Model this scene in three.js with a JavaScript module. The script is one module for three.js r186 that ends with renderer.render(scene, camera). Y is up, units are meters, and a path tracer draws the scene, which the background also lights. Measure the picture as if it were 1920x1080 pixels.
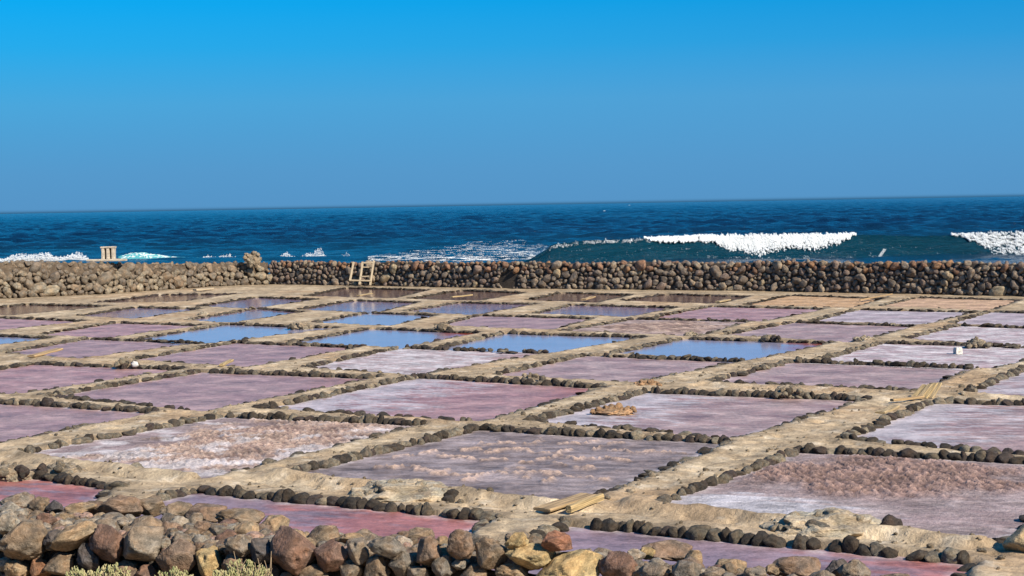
import * as THREE from 'three';
import { mergeGeometries, mergeVertices } from 'three/addons/utils/BufferGeometryUtils.js';
import { createNoise2D, createNoise3D } from 'simplex-noise';

// ---------------------------------------------------------------- random, camera, sky, sun
function mulberry(a) { return () => { a |= 0; a = a + 0x6D2B79F5 | 0; let t = Math.imul(a ^ a >>> 15, 1 | a); t = t + Math.imul(t ^ t >>> 7, 61 | t) ^ t; return ((t ^ t >>> 14) >>> 0) / 4294967296; }; }
const rnd = mulberry(20417);
const rr = (a, b) => a + (b - a) * rnd();
const n2 = createNoise2D(mulberry(11)), n2b = createNoise2D(mulberry(12)), n3 = createNoise3D(mulberry(13));
const clamp = (x, a = 0, b = 1) => Math.min(b, Math.max(a, x));
const ss = (a, b, x) => { const t = clamp((x - a) / (b - a)); return t * t * (3 - 2 * t); };
const lerp = (a, b, t) => a + (b - a) * t;
const mix3 = (a, b, t) => [lerp(a[0], b[0], t), lerp(a[1], b[1], t), lerp(a[2], b[2], t)];
const fbm = (x, y, o = 4) => { let s = 0, a = 0.5; for (let i = 0; i < o; i++) { s += a * n2(x, y); x = x * 2.03 + 17.3; y = y * 2.03 - 9.1; a *= 0.5; } return s; };

const EYE = 4.5, FOCAL = 3250, SEA = -2;
const scene = new THREE.Scene();
const camera = new THREE.PerspectiveCamera(2 * Math.atan(540 / FOCAL) * 180 / Math.PI, 16 / 9, 0.5, 20000);
camera.position.set(0, EYE, 0);
camera.rotation.order = 'YXZ';
camera.rotation.set(-Math.atan(157.5 / FOCAL), 0, -Math.atan(33 / 1920));
camera.updateMatrixWorld(true);

const EXPOSURE = 1.9;
const renderer = new THREE.WebGLRenderer({ antialias: true });
renderer.setSize(1024, 576);
renderer.toneMapping = THREE.LinearToneMapping;
renderer.toneMappingExposure = EXPOSURE;
renderer.shadowMap.enabled = true;
renderer.shadowMap.type = THREE.PCFSoftShadowMap;

{ // clear afternoon sky: pale steel blue at the horizon, strong azure a few degrees up, deeper blue overhead
  const W = 512, H = 2048, data = new Float32Array(W * H * 4);
  const stops = [ // elevation in degrees, colour
    [0, [0.095, 0.3, 0.57]], [1.2, [0.093, 0.32, 0.605]], [3.4, [0.075, 0.365, 0.69]], [5.2, [0.024, 0.37, 0.775]], [6.6, [0.006, 0.36, 0.81]],
    [10, [0.01, 0.33, 0.78]], [25, [0.016, 0.25, 0.66]], [55, [0.014, 0.17, 0.5]], [90, [0.012, 0.13, 0.42]]];
  for (let j = 0; j < H; j++) {
    const el = ((j + 0.5) / H - 0.5) * 180;
    let c = [0.02, 0.08, 0.16];
    if (el >= 0) for (let k = 0; k < stops.length - 1; k++) if (el <= stops[k + 1][0]) { c = mix3(stops[k][1], stops[k + 1][1], (el - stops[k][0]) / (stops[k + 1][0] - stops[k][0])); break; }
    for (let i = 0; i < W; i++) {
      const th = ((i + 0.5) / W - 0.5) * 2 * Math.PI, az = Math.atan2(Math.cos(th), -Math.sin(th));
      const side = -Math.sin(2 * az) * 0.24 * ss(0.5, 7, el) * (1 - ss(10, 45, el)), k = (j * W + i) * 4;
      data[k] = c[0] * (1 - side * 1.6) / EXPOSURE; data[k + 1] = c[1] * (1 + side) / EXPOSURE; data[k + 2] = c[2] * (1 + side * 0.8) / EXPOSURE; data[k + 3] = 1;
    }
  }
  const t = new THREE.DataTexture(data, W, H, THREE.RGBAFormat, THREE.FloatType);
  t.mapping = THREE.EquirectangularReflectionMapping; t.magFilter = t.minFilter = THREE.LinearFilter; t.wrapS = THREE.RepeatWrapping; t.needsUpdate = true;
  scene.background = t; scene.environment = t;
}
const sun = new THREE.DirectionalLight(new THREE.Color().setRGB(1, 0.9, 0.75), 4.6);
{
  const el = 36 * Math.PI / 180, az = 135 * Math.PI / 180; // azimuth clockwise from straight ahead
  const d = new THREE.Vector3(Math.sin(az) * Math.cos(el), Math.sin(el), -Math.cos(az) * Math.cos(el));
  sun.target.position.set(0, 0, -50); sun.position.copy(sun.target.position).addScaledVector(d, 150);
  sun.castShadow = true; sun.shadow.mapSize.set(4096, 4096); sun.shadow.radius = 1;
  Object.assign(sun.shadow.camera, { left: -70, right: 70, top: 70, bottom: -70, near: 1, far: 400 });
  scene.add(sun, sun.target);
}

// ---------------------------------------------------------------- helpers
function ray(px, py) { return new THREE.Vector3((px - 960) / FOCAL, (540 - py) / FOCAL, -1).applyQuaternion(camera.quaternion); }
function P(px, py, h = 0) { const d = ray(px, py), t = (h - EYE) / d.y; return new THREE.Vector3(d.x * t, h, d.z * t); }        // survey point on the level h
function Pd(px, py, depth) { const d = ray(px, py), t = -depth / d.z; return new THREE.Vector3(d.x * t, EYE + d.y * t, -depth); } // survey point at a known distance
const inv = camera.matrixWorldInverse;
function seen(v, m = 60) { const q = v.clone().applyMatrix4(inv); if (q.z > -1) return false; const x = 960 + q.x / -q.z * FOCAL, y = 540 - q.y / -q.z * FOCAL; return x > -m && x < 1920 + m && y < 1080 + m; }
const used = new Map();
function numbered(name) { const k = used.get(name) ?? 0; used.set(name, k + 1); return k ? `${name}_${String(k).padStart(3, '0')}` : name; }
function tag(o, label, category, group) { o.userData = { ...o.userData, label, category }; if (group) o.userData.group = group; return o; }
function mesh(name, geo, mat, parent) { const m = new THREE.Mesh(geo, mat); m.name = parent ? name : numbered(name); m.castShadow = m.receiveShadow = true; (parent ?? scene).add(m); return m; }
function thing(name, label, category, pos, group) { const g = new THREE.Group(); g.name = numbered(name); if (pos) g.position.copy(pos); tag(g, label, category, group); scene.add(g); return g; }

// tileable noise textures
function lattice(seed, n) { const r = mulberry(seed), a = new Float32Array(n * n); for (let i = 0; i < a.length; i++) a[i] = r(); return a; }
function tileNoise(S, seed, octaves, sx = 1, sy = 1) { // octaves: [[cells, amp], ...]
  const out = new Float32Array(S * S); let tot = 0;
  octaves.forEach(([c, amp], o) => {
    const cx = Math.max(2, Math.round(c * sx)), cy = Math.max(2, Math.round(c * sy)), n = Math.max(cx, cy), L = lattice(seed + o * 31, n); tot += amp;
    for (let y = 0; y < S; y++) { const fy = y / S * cy, y0 = Math.floor(fy), ty = fy - y0, wy = ty * ty * (3 - 2 * ty), a0 = (y0 % cy) * n, a1 = ((y0 + 1) % cy) * n;
      for (let x = 0; x < S; x++) { const fx = x / S * cx, x0 = Math.floor(fx), tx = fx - x0, wx = tx * tx * (3 - 2 * tx), b0 = x0 % cx, b1 = (x0 + 1) % cx;
        out[y * S + x] += amp * lerp(lerp(L[a0 + b0], L[a0 + b1], wx), lerp(L[a1 + b0], L[a1 + b1], wx), wy); } }
  });
  for (let i = 0; i < out.length; i++) out[i] /= tot;
  return out;
}
function tex(S, f, srgb) { // f(i, x, y) -> [r,g,b] 0..1
  const d = new Uint8Array(S * S * 4);
  for (let y = 0; y < S; y++) for (let x = 0; x < S; x++) { const i = y * S + x, c = f(i, x, y); for (let k = 0; k < 3; k++) d[i * 4 + k] = clamp(c[k] ?? c[0]) * 255; d[i * 4 + 3] = 255; }
  const t = new THREE.DataTexture(d, S, S); t.wrapS = t.wrapT = THREE.RepeatWrapping; t.magFilter = THREE.LinearFilter; t.minFilter = THREE.LinearMipmapLinearFilter; t.generateMipmaps = true;
  if (srgb) t.colorSpace = THREE.SRGBColorSpace; t.needsUpdate = true; return t;
}
const g1 = (v) => [v, v, v];
const sandN = tileNoise(1024, 101, [[6, 1], [14, .9], [33, .8], [80, .7], [190, .6], [400, .5]]);
const sandMap = tex(1024, (i) => { const v = 0.87 + (sandN[i] - 0.5) * 0.85; return [v, v * 0.99, v * 0.97]; }, true);
const sandBump = tex(1024, (i) => g1(0.5 + (sandN[i] - 0.5) * 1.8));
const rockN = tileNoise(512, 201, [[3, 1], [8, .8], [20, .7], [50, .6], [120, .5]]), rockN2 = tileNoise(512, 230, [[4, 1], [11, .6]]);
const rockMap = tex(512, (i) => { const v = 0.82 + (rockN[i] - 0.5) * .9, w = (rockN2[i] - 0.5) * 0.1; return [v + w, v, v - w]; }, true);
const rockBump = tex(512, (i) => { const v = rockN[i], pit = rockN[(i * 7 + 1313) % rockN.length] > 0.66 ? -0.25 : 0; return g1(0.5 + (v - 0.5) * 1.9 + pit); });
const brineN = tileNoise(1024, 301, [[5, 1], [12, .9], [28, .8], [70, .8], [160, .6], [330, .5]]), brineS = tileNoise(1024, 340, [[10, 1], [30, .8], [90, .7]], 0.5, 1.5);
const brineMap = tex(1024, (i) => { const v = 0.85 + (brineN[i] - 0.5) * 0.7 + (brineS[i] - 0.5) * 0.28; return g1(v); }, true);
const brineBump = tex(1024, (i) => g1(0.5 + (brineN[i] - 0.5) * 1.2 + (brineS[i] - 0.5) * 0.8));
const seaN = tileNoise(1024, 401, [[8, 1], [18, .9], [40, .7], [90, .6], [200, .4]], 0.6, 1.4);
const seaBump = tex(1024, (i) => g1(0.5 + (seaN[i] - 0.5) * 2));
const rep = (t, x, y = x) => { const c = t.clone(); c.repeat.set(x, y); c.needsUpdate = true; return c; };
const std = (o) => new THREE.MeshStandardMaterial(o);
const rgb = (r, g, b) => new THREE.Color().setRGB(r, g, b);

// ---------------------------------------------------------------- rocks
function rockGeo(seed, detail, { cut = 7, rough = 0.16, fine = 0.05, cutMin = 0.68, box = 2 } = {}) {
  let g = new THREE.IcosahedronGeometry(1, detail); g.deleteAttribute('uv'); g.deleteAttribute('normal'); g = mergeVertices(g, 1e-4);
  const r = mulberry(seed * 977 + 5), planes = [], p = g.attributes.position, v = new THREE.Vector3();
  for (let i = 0; i < cut; i++) planes.push([new THREE.Vector3(r() - .5, r() - .5, r() - .5).normalize(), cutMin + r() * 0.25]);
  const o = r() * 50;
  for (let i = 0; i < p.count; i++) {
    v.fromBufferAttribute(p, i).normalize();
    let R = Math.pow(Math.abs(v.x) ** box + Math.abs(v.y) ** box + Math.abs(v.z) ** box, -1 / box) + rough * n3(v.x * 1.1 + o, v.y * 1.1, v.z * 1.1 - o) + fine * n3(v.x * 3.1 - o, v.y * 3.1 + o, v.z * 3.1);
    for (const [n, d] of planes) { const c = n.dot(v); if (c > 0.05) { const q = d / c, k = 0.07, h = clamp(0.5 + 0.5 * (q - R) / k); R = lerp(q, R, h) - k * h * (1 - h); } }
    if (detail > 5) R += fine * 0.35 * n3(v.x * 7 + o, v.y * 7, v.z * 7) + fine * 0.16 * n3(v.x * 16, v.y * 16 + o, v.z * 16);
    v.multiplyScalar(R); p.setXYZ(i, v.x, v.y, v.z);
  }
  g.computeVertexNormals();
  g = g.toNonIndexed();
  const pos = g.attributes.position, nor = g.attributes.normal, uv = new Float32Array(pos.count * 2);
  for (let i = 0; i < pos.count; i += 3) {
    let nx = 0, ny = 0, nz = 0; for (let k = 0; k < 3; k++) { nx += Math.abs(nor.getX(i + k)); ny += Math.abs(nor.getY(i + k)); nz += Math.abs(nor.getZ(i + k)); }
    for (let k = 0; k < 3; k++) { const x = pos.getX(i + k), y = pos.getY(i + k), z = pos.getZ(i + k); const [a, b] = ny > nx && ny > nz ? [x, z] : nx > nz ? [z, y] : [x, y]; uv[(i + k) * 2] = a * 0.4 + o; uv[(i + k) * 2 + 1] = b * 0.4; }
  }
  g.setAttribute('uv', new THREE.BufferAttribute(uv, 2));
  return g;
}
const boulderGeos = Array.from({ length: 12 }, (_, i) => rockGeo(i + 1, 11, { cut: 8 + i % 3, rough: 0.2, fine: 0.07, cutMin: 0.62 }));
const rubbleGeos = Array.from({ length: 10 }, (_, i) => rockGeo(i + 40, 5, { cut: 5, rough: 0.14, fine: 0.05, cutMin: 0.72 }));
const cobbleGeos = Array.from({ length: 10 }, (_, i) => rockGeo(i + 70, 3, { cut: 9, rough: 0.2, fine: 0.09, cutMin: 0.66, box: 2.3 + (i % 3) * .6 }));
const wallGeos = Array.from({ length: 12 }, (_, i) => rockGeo(i + 90, 3, { cut: 9, rough: 0.2, fine: 0.06, cutMin: 0.72, box: 2.6 + (i % 4) * .6 }));
const tinyGeos = Array.from({ length: 8 }, (_, i) => rockGeo(i + 120, 1, { cut: 6, rough: 0.2, fine: 0.06, cutMin: 0.7, box: 2.8 }));
const rockMat = (r, g, b, bs = 0.012) => new THREE.MeshPhysicalMaterial({ specularIntensity: .35, color: rgb(r, g, b), map: rockMap, bumpMap: rockBump, bumpScale: bs, roughness: 0.92 });
const K = {
  grey: rockMat(.29, .225, .165), greyBrown: rockMat(.27, .195, .13), brown: rockMat(.26, .175, .12), redBrown: rockMat(.235, .14, .1), tan: rockMat(.38, .265, .16), yellow: rockMat(.5, .35, .17),
  orange: rockMat(.33, .17, .095), dark: rockMat(.13, .11, .1), light: rockMat(.38, .315, .24), pale: rockMat(.46, .37, .28), pink: rockMat(.46, .3, .23), bluegrey: rockMat(.24, .195, .15), red: rockMat(.3, .145, .09),
};
const wetMats = [rockMat(.065, .05, .037), rockMat(.08, .063, .047), rockMat(.1, .08, .06), rockMat(.08, .06, .05), rockMat(.14, .113, .08), rockMat(.055, .045, .036)];
const dryMats = [rockMat(.2, .165, .12), rockMat(.24, .2, .145), rockMat(.17, .14, .105), rockMat(.29, .235, .165)];
const pick = (a) => a[Math.floor(rnd() * a.length)];

// ---------------------------------------------------------------- salt pans: corners L, T, R, B (left, back, right, front)
// look: m mauve, k pink, w white, b blue, d dark pond, r red, o rough crust, g ridged mud, y dry orange, l lilac
const PANS = [
  // nearest, just behind the boulder wall
  { q: [-260, 905, 5, 890, 213, 913, 120, 955], t: 'r', lab: 'red salt pan at the left edge, half hidden behind the boulder wall', lip: .1 },
  { q: [120, 985, 365, 924, 914, 971, 800, 1040], t: 'r2', lab: 'mauve and red salt pan right behind the middle of the boulder wall', lip: .1 },
  { q: [870, 1080, 1060, 988, 1818, 1052, 1740, 1160], t: 'r3', lab: 'nearest salt pan at the lower right, mauve turning pink at its right end', lip: .1 },
  { q: [25, 851, 415, 783, 785, 795, 390, 882], t: 'o', lab: 'salt pan with a broad rubbly orange and white salt crust, left of centre', lip: .11 },
  { q: [530, 891, 895, 807, 1365, 829, 1072, 932], t: 'g', lab: 'salt pan of grey mud with curling pale ridges, front centre', lip: .14 },
  { q: [1225, 947, 1500, 849, 2070, 873, 1868, 1003], t: 'o2', lab: 'large mauve pan with reddish salt crumbs in its middle, front right', lip: .14 },
  { q: [995, 790, 1215, 737, 1620, 749, 1370, 818], t: 'm', salt: 1, lab: 'mauve pan with white salt streaks and an orange mud heap in its left corner', fs: 1 },
  { q: [1580, 823, 1750, 756, 2200, 765, 2020, 858], t: 'm', salt: 1, lab: 'mauve pan at the right edge with frothy white salt along its left side', fs: 1 },
  { q: [490, 766, 785, 709, 1130, 726, 900, 786], t: 'k', salt: 1, red: .5, lab: 'pink pan in the centre with a white salt band along its left corner', fs: 1 },
  { q: [85, 743, 375, 699, 703, 708, 380, 766], t: 'p', red: .3, lab: 'smooth purple pan left of centre, largest of the purple ones', fs: 1 },
  { q: [-420, 790, -150, 747, 291, 772, -40, 832], t: 'p', lab: 'purple pan at the left edge below the big smooth purple pan' },
  { q: [-190, 722, 62, 684, 335, 692, 20, 736], t: 'k', lab: 'pink mauve pan at the left edge with a stone heap on its back rim', fs: .5 },
  { q: [5, 661, 165, 637, 370, 643, 145, 668], t: 'p', lab: 'narrow purple pan at the far left with a board on its front path' },
  { q: [250, 674, 440, 644, 668, 651, 465, 684], t: 'p', red: .2, lab: 'purple pan beside the small stone heap, left of the white pan' },
  { q: [572, 689, 750, 654, 1020, 661, 780, 699], t: 'w', red: .3, lab: 'whitish salt crusted pan in the centre of the field', fs: .4 },
  { q: [925, 703, 1095, 668, 1385, 677, 1185, 713], t: 'm', lab: 'grey mauve pan right of the white pan, with a mud heap on its front path' },
  { q: [1330, 716, 1485, 680, 1825, 689, 1708, 728], t: 'm', lab: 'mauve pan behind the leaning planks on the right', fs: 1 },
  { q: [1812, 736, 1930, 692, 2250, 702, 2150, 754], t: 'm', salt: .6, lab: 'mauve pan cut off by the right edge, right of the leaning planks' },
  { q: [1530, 677, 1655, 645, 2010, 652, 1855, 686], t: 'w2', lab: 'pale lilac pan with a white block standing in it' },
  { q: [1150, 662, 1285, 637, 1555, 643, 1395, 672], t: 'b', red: 1, lab: 'blue pan with a rust red right corner, rightmost of the front blue row' },
  { q: [830, 652, 948, 627, 1205, 632, 1020, 659], t: 'b', lab: 'blue pan just behind the whitish salt pan' },
  { q: [545, 642, 697, 618, 890, 624, 755, 648], t: 'b', red: 1, lab: 'blue pan with a thin red right tip, just right of the leftmost bright blue pan' },
  { q: [262, 635, 425, 610, 630, 615, 375, 642], t: 'b', lab: 'leftmost of the bright blue pans, long and narrow' },
  { q: [-220, 641, -100, 627, 92, 634, -30, 646], t: 'b', lab: 'small blue sliver of a pan at the left edge' },
  { q: [80, 627, 215, 607, 375, 610, 200, 630], t: 'k', lab: 'narrow rosy pan left of the leftmost bright blue pan' },
  { q: [-200, 611, -60, 595, 155, 602, -40, 620], t: 'k', lab: 'rosy pan cut by the left edge, behind the narrow rosy pan' },
  { q: [150, 592, 255, 578, 375, 579, 250, 595], t: 'v', lab: 'small violet pan in front of the left sea wall' },
  { q: [350, 600, 480, 580, 565, 585, 430, 602], t: 'v', lab: 'small violet pan behind the leftmost bright blue pan' },
  { q: [375, 574, 480, 559, 590, 562, 470, 576], t: 'v', lab: 'small violet pan before the corner of the sea wall' },
  { q: [562, 580, 665, 565, 780, 567, 700, 584], t: 'v', lab: 'violet blue pan a row in front of the ladder' },
  { q: [590, 604, 690, 588, 815, 591, 725, 608], t: 'b2', lab: 'small clear blue pan two rows in front of the ladder' },
  { q: [760, 583, 860, 569, 1000, 570, 885, 588], t: 'v', lab: 'violet pan right of the pan before the ladder' },
  { q: [825, 610, 900, 593, 1105, 597, 1030, 615], t: 'p', lab: 'purple pan behind the middle blue pan' },
  { q: [1005, 588, 1075, 573, 1265, 577, 1175, 591], t: 'v', lab: 'violet pan in front of the big pale rock of the sea wall' },
  { q: [1060, 620, 1190, 600, 1400, 602, 1300, 627], t: 'o3', lab: 'rough reddish salt pan behind the rightmost blue pan' },
  { q: [1225, 595, 1335, 576, 1540, 579, 1425, 600], t: 'k', lab: 'rosy pan right of centre, two rows from the sea wall' },
  { q: [575, 555, 650, 541, 800, 544, 735, 557], t: 'd', lab: 'dark brown pond at the foot of the ladder' },
  { q: [770, 560, 865, 546, 980, 549, 890, 562], t: 'd', lab: 'dark brown pond right of the one below the ladder' },
  { q: [990, 563, 1055, 550, 1180, 553, 1115, 565], t: 'd', lab: 'dark brown pond below the big pale rock of the sea wall' },
  { q: [1170, 564, 1250, 553, 1400, 556, 1340, 567], t: 'd', lab: 'dark mauve pond left of the dry orange pans' },
  { q: [1400, 572, 1480, 556, 1650, 560, 1590, 574], t: 'y', lab: 'dry orange sandy pan at the foot of the right sea wall' },
  { q: [1655, 574, 1720, 560, 1905, 563, 1850, 579], t: 'y2', lab: 'dry pinkish orange pan, right of the dry orange one' },
  { q: [1525, 602, 1610, 582, 1825, 585, 1720, 606], t: 'l', lab: 'pale lilac pan in front of the dry pinkish orange pan' },
  { q: [1785, 606, 1860, 586, 2100, 592, 2020, 614], t: 'l', lab: 'pale lilac pan cut by the right edge near the sea wall' },
  { q: [1360, 627, 1490, 606, 1705, 611, 1595, 639], t: 'm', lab: 'mauve pan behind the blue pan with the rust red corner' },
  { q: [1700, 635, 1800, 612, 2060, 620, 1960, 650], t: 'w2', lab: 'pale streaky pan at the right edge behind the pan with the white block' },
  { q: [-120, 587, 50, 572, 205, 574, 20, 589], t: 'd', lab: 'dark brown pond at the foot of the left sea wall' },
  { q: [180, 568, 300, 554, 440, 551, 330, 564], t: 'd', lab: 'dark muddy pond in the shadowed corner of the sea wall' },
];
const WATER = -0.06;
for (const p of PANS) {
  const rim = Math.min(0.11, 0.035 + (p.lip ?? 0.01) * 0.9); // the near rims hide the water's near edge, the far edges are seen at the water line
  p.c = [0, 1, 2, 3].map((k) => { const v = P(p.q[k * 2], p.q[k * 2 + 1], [WATER * .3, WATER, WATER * .3, rim][k]); return [v.x, v.z]; });
  const xs = p.c.map((v) => v[0]), zs = p.c.map((v) => v[1]);
  p.box = [Math.min(...xs), Math.max(...xs), Math.min(...zs), Math.max(...zs)];
  p.mid = [xs.reduce((a, b) => a + b) / 4, zs.reduce((a, b) => a + b) / 4];
  p.dist = -p.mid[1];
  p.id = PANS.indexOf(p);
}
function sdPan(p, x, z) { // signed distance and nearest edge (0 left, 1 back, 2 right, 3 front)
  let d = 1e9, e = 0, s = 1; const c = p.c;
  for (let i = 0; i < 4; i++) {
    const a = c[i], b = c[(i + 1) % 4], ex = b[0] - a[0], ez = b[1] - a[1], wx = x - a[0], wz = z - a[1], t = clamp((wx * ex + wz * ez) / (ex * ex + ez * ez));
    const dx = wx - ex * t, dz = wz - ez * t, q = dx * dx + dz * dz; if (q < d) { d = q; e = i; }
    const c1 = z >= a[1], c2 = z < b[1], c3 = ex * wz > ez * wx; if ((c1 && c2 && c3) || (!c1 && !c2 && !c3)) s = -s;
  }
  return [Math.sqrt(d) * s, e];
}
const wob = (x, z) => 0.07 * n2(x * 0.9, z * 0.9) + 0.035 * n2(x * 3.1, z * 3.1);
const grow = (p) => 0.05 + 0.1 * ss(38, 62, p.dist);
function nearest(x, z) {
  let s = 1e9, e = 0, pan = null;
  for (const p of PANS) { if (x < p.box[0] - 1.4 || x > p.box[1] + 1.4 || z < p.box[2] - 1.4 || z > p.box[3] + 1.4) continue; const r = sdPan(p, x, z); if (r[0] < s) { s = r[0]; e = r[1]; pan = p; } }
  return [pan ? s + wob(x, z) - grow(pan) : 2, e, pan];
}

// ---------------------------------------------------------------- lines of the walls (ground plan)
const poly = (a) => a.map(([x, y]) => { const v = P(x, y, 0); return [v.x, v.z]; });
const RIGHT_WALL = poly([[505, 533], [700, 536], [960, 541], [1440, 546], [1920, 556], [2120, 561]]);
const LEFT_WALL = poly([[-260, 572], [0, 560], [200, 551], [400, 537], [505, 533]]);
const FRONT_LINE = [[-9, -20.1], [-5.58, -18.9], [1.04, -16.75], [3.4, -14.7], [6, -12.6]];
const BACK_LINE = [[-9, -22.4], [-6.2, -21.0], [-2.99, -19.4], [0, -17.75], [2.69, -16.2], [3.4, -15.75], [6, -14]];
const onLine = (L, x) => { for (let i = 0; i < L.length - 1; i++) if (x <= L[i + 1][0] || i === L.length - 2) { const t = (x - L[i][0]) / (L[i + 1][0] - L[i][0]); return lerp(L[i][1], L[i + 1][1], t); } };
const SHORE = (x) => { const l = x < RIGHT_WALL[0][0] ? onLine(LEFT_WALL, x) : onLine(RIGHT_WALL, x); return l; };

// ---------------------------------------------------------------- ground sheet
function groundAt(x, z) {
  const [s, e, pan] = nearest(x, z);
  let top = 0.022 * fbm(x * 0.35, z * 0.35, 3) + 0.01 * n2(x * 1.7, z * 1.7) + 0.007 * n2b(x * 5, z * 5);
  const far = ss(75, 40, -z);
  if (pan && s < 1.4) {
    const lip = e === 3 ? (pan.lip ?? 0.018) : e === 2 ? 0.02 : 0.03;
    top += lip * Math.exp(-(((s - 0.24) / 0.2) ** 2)) * (0.85 + 0.2 * n2(x * 0.8 + 9, z * 0.8));
    if (e === 3) top -= 0.05 * Math.exp(-(((s - 0.75) / 0.25) ** 2)) * far;
  }
  top += 0.02 * Math.max(0, n2(x * 2.6 + 40, z * 2.6)) * far - 0.06 * ss(0.5, 0.8, n2b(x * 2.1, z * 2.1 + 7)) * far * ss(.15, .45, s);
  let h = lerp(-0.3, top, ss(-0.16, 0.09, s));
  const b = onLine(BACK_LINE, clamp(x, -9, 6)), f = onLine(FRONT_LINE, clamp(x, -9, 6));
  if (z > b) h = lerp(h, 0.35, ss(b, f, z));
  if (z > f) h = 0.35 + Math.min(1, (z - f) / 15) * 2.4 + 0.05 * n2(x * 0.6, z * 0.6);
  const sh = SHORE(clamp(x, -45, 35)) - 2.5; if (z < sh) h = lerp(h, -7, ss(0, 26, sh - z));
  return [h, s, e, pan];
}
{
  const axis = (segs) => { const a = []; for (const [from, to, d0, d1] of segs) { let v = from; while (v < to - 1e-6) { a.push(v); v += lerp(d0, d1, (v - from) / (to - from)); } } a.push(segs[segs.length - 1][1]); return a; };
  const xs = axis([[-420, -60, 45, 30], [-60, -32, 4, 1], [-32, -9, 0.13, 0.1], [-9, 9, 0.085, 0.085], [9, 27, 0.1, 0.13], [27, 60, 1, 4], [60, 420, 30, 45]]);
  const ds = axis([[-60, 10, 12, 4], [10, 16, 1.2, 0.2], [16, 34, 0.075, 0.09], [34, 60, 0.09, 0.14], [60, 104, 0.15, 0.24], [104, 140, 2, 5], [140, 420, 60, 80]]);
  const nx = xs.length, nz = ds.length, pos = new Float32Array(nx * nz * 3), col = new Float32Array(nx * nz * 3), uv = new Float32Array(nx * nz * 2), idx = [];
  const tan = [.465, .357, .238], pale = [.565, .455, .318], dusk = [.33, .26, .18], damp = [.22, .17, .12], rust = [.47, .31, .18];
  for (let j = 0; j < nz; j++) for (let i = 0; i < nx; i++) {
    const k = j * nx + i, x = xs[i], z = -ds[j], [h, s, e] = groundAt(x, z);
    pos.set([x, h, z], k * 3); uv.set([x / 2.6, z / 2.6], k * 2);
    const n = fbm(x * 0.22, z * 0.22, 3), m = n2(x * 1.3 + 5, z * 1.3), f = n2b(x * 4.2, z * 4.2);
    let c = mix3(tan, pale, ss(-0.1, 0.55, n + 0.3 * m));
    c = mix3(c, dusk, 0.8 * ss(0.05, 0.6, -n + 0.4 * m + 0.35 * f));
    c = mix3(c, rust, 0.55 * ss(0.05, 0.5, fbm(x * 0.12 + 30, z * 0.12, 3)));
    if (s < 0.45) c = mix3(c, damp, (e < 2 ? 0.75 : 0.4) * ss(0.42, 0.05, s + 0.12 * f + 0.1 * m));
    if (s > .1 && s < 1.2) c = mix3(c, [.66, .58, .47], .6 * ss(.25, .6, fbm(x * .9 + 70, z * .9, 3) + .15 * f));
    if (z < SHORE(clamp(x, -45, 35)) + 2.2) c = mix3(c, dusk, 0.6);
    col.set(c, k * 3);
    if (i < nx - 1 && j < nz - 1) idx.push(k, k + 1, k + nx, k + 1, k + nx + 1, k + nx);
  }
  const g = new THREE.BufferGeometry(); g.setAttribute('position', new THREE.BufferAttribute(pos, 3)); g.setAttribute('color', new THREE.BufferAttribute(col, 3)); g.setAttribute('uv', new THREE.BufferAttribute(uv, 2)); g.setIndex(idx); g.computeVertexNormals();
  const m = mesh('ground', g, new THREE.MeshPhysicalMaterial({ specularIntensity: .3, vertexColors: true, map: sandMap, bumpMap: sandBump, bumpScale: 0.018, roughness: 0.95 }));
  m.userData.kind = 'structure';
}

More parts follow.
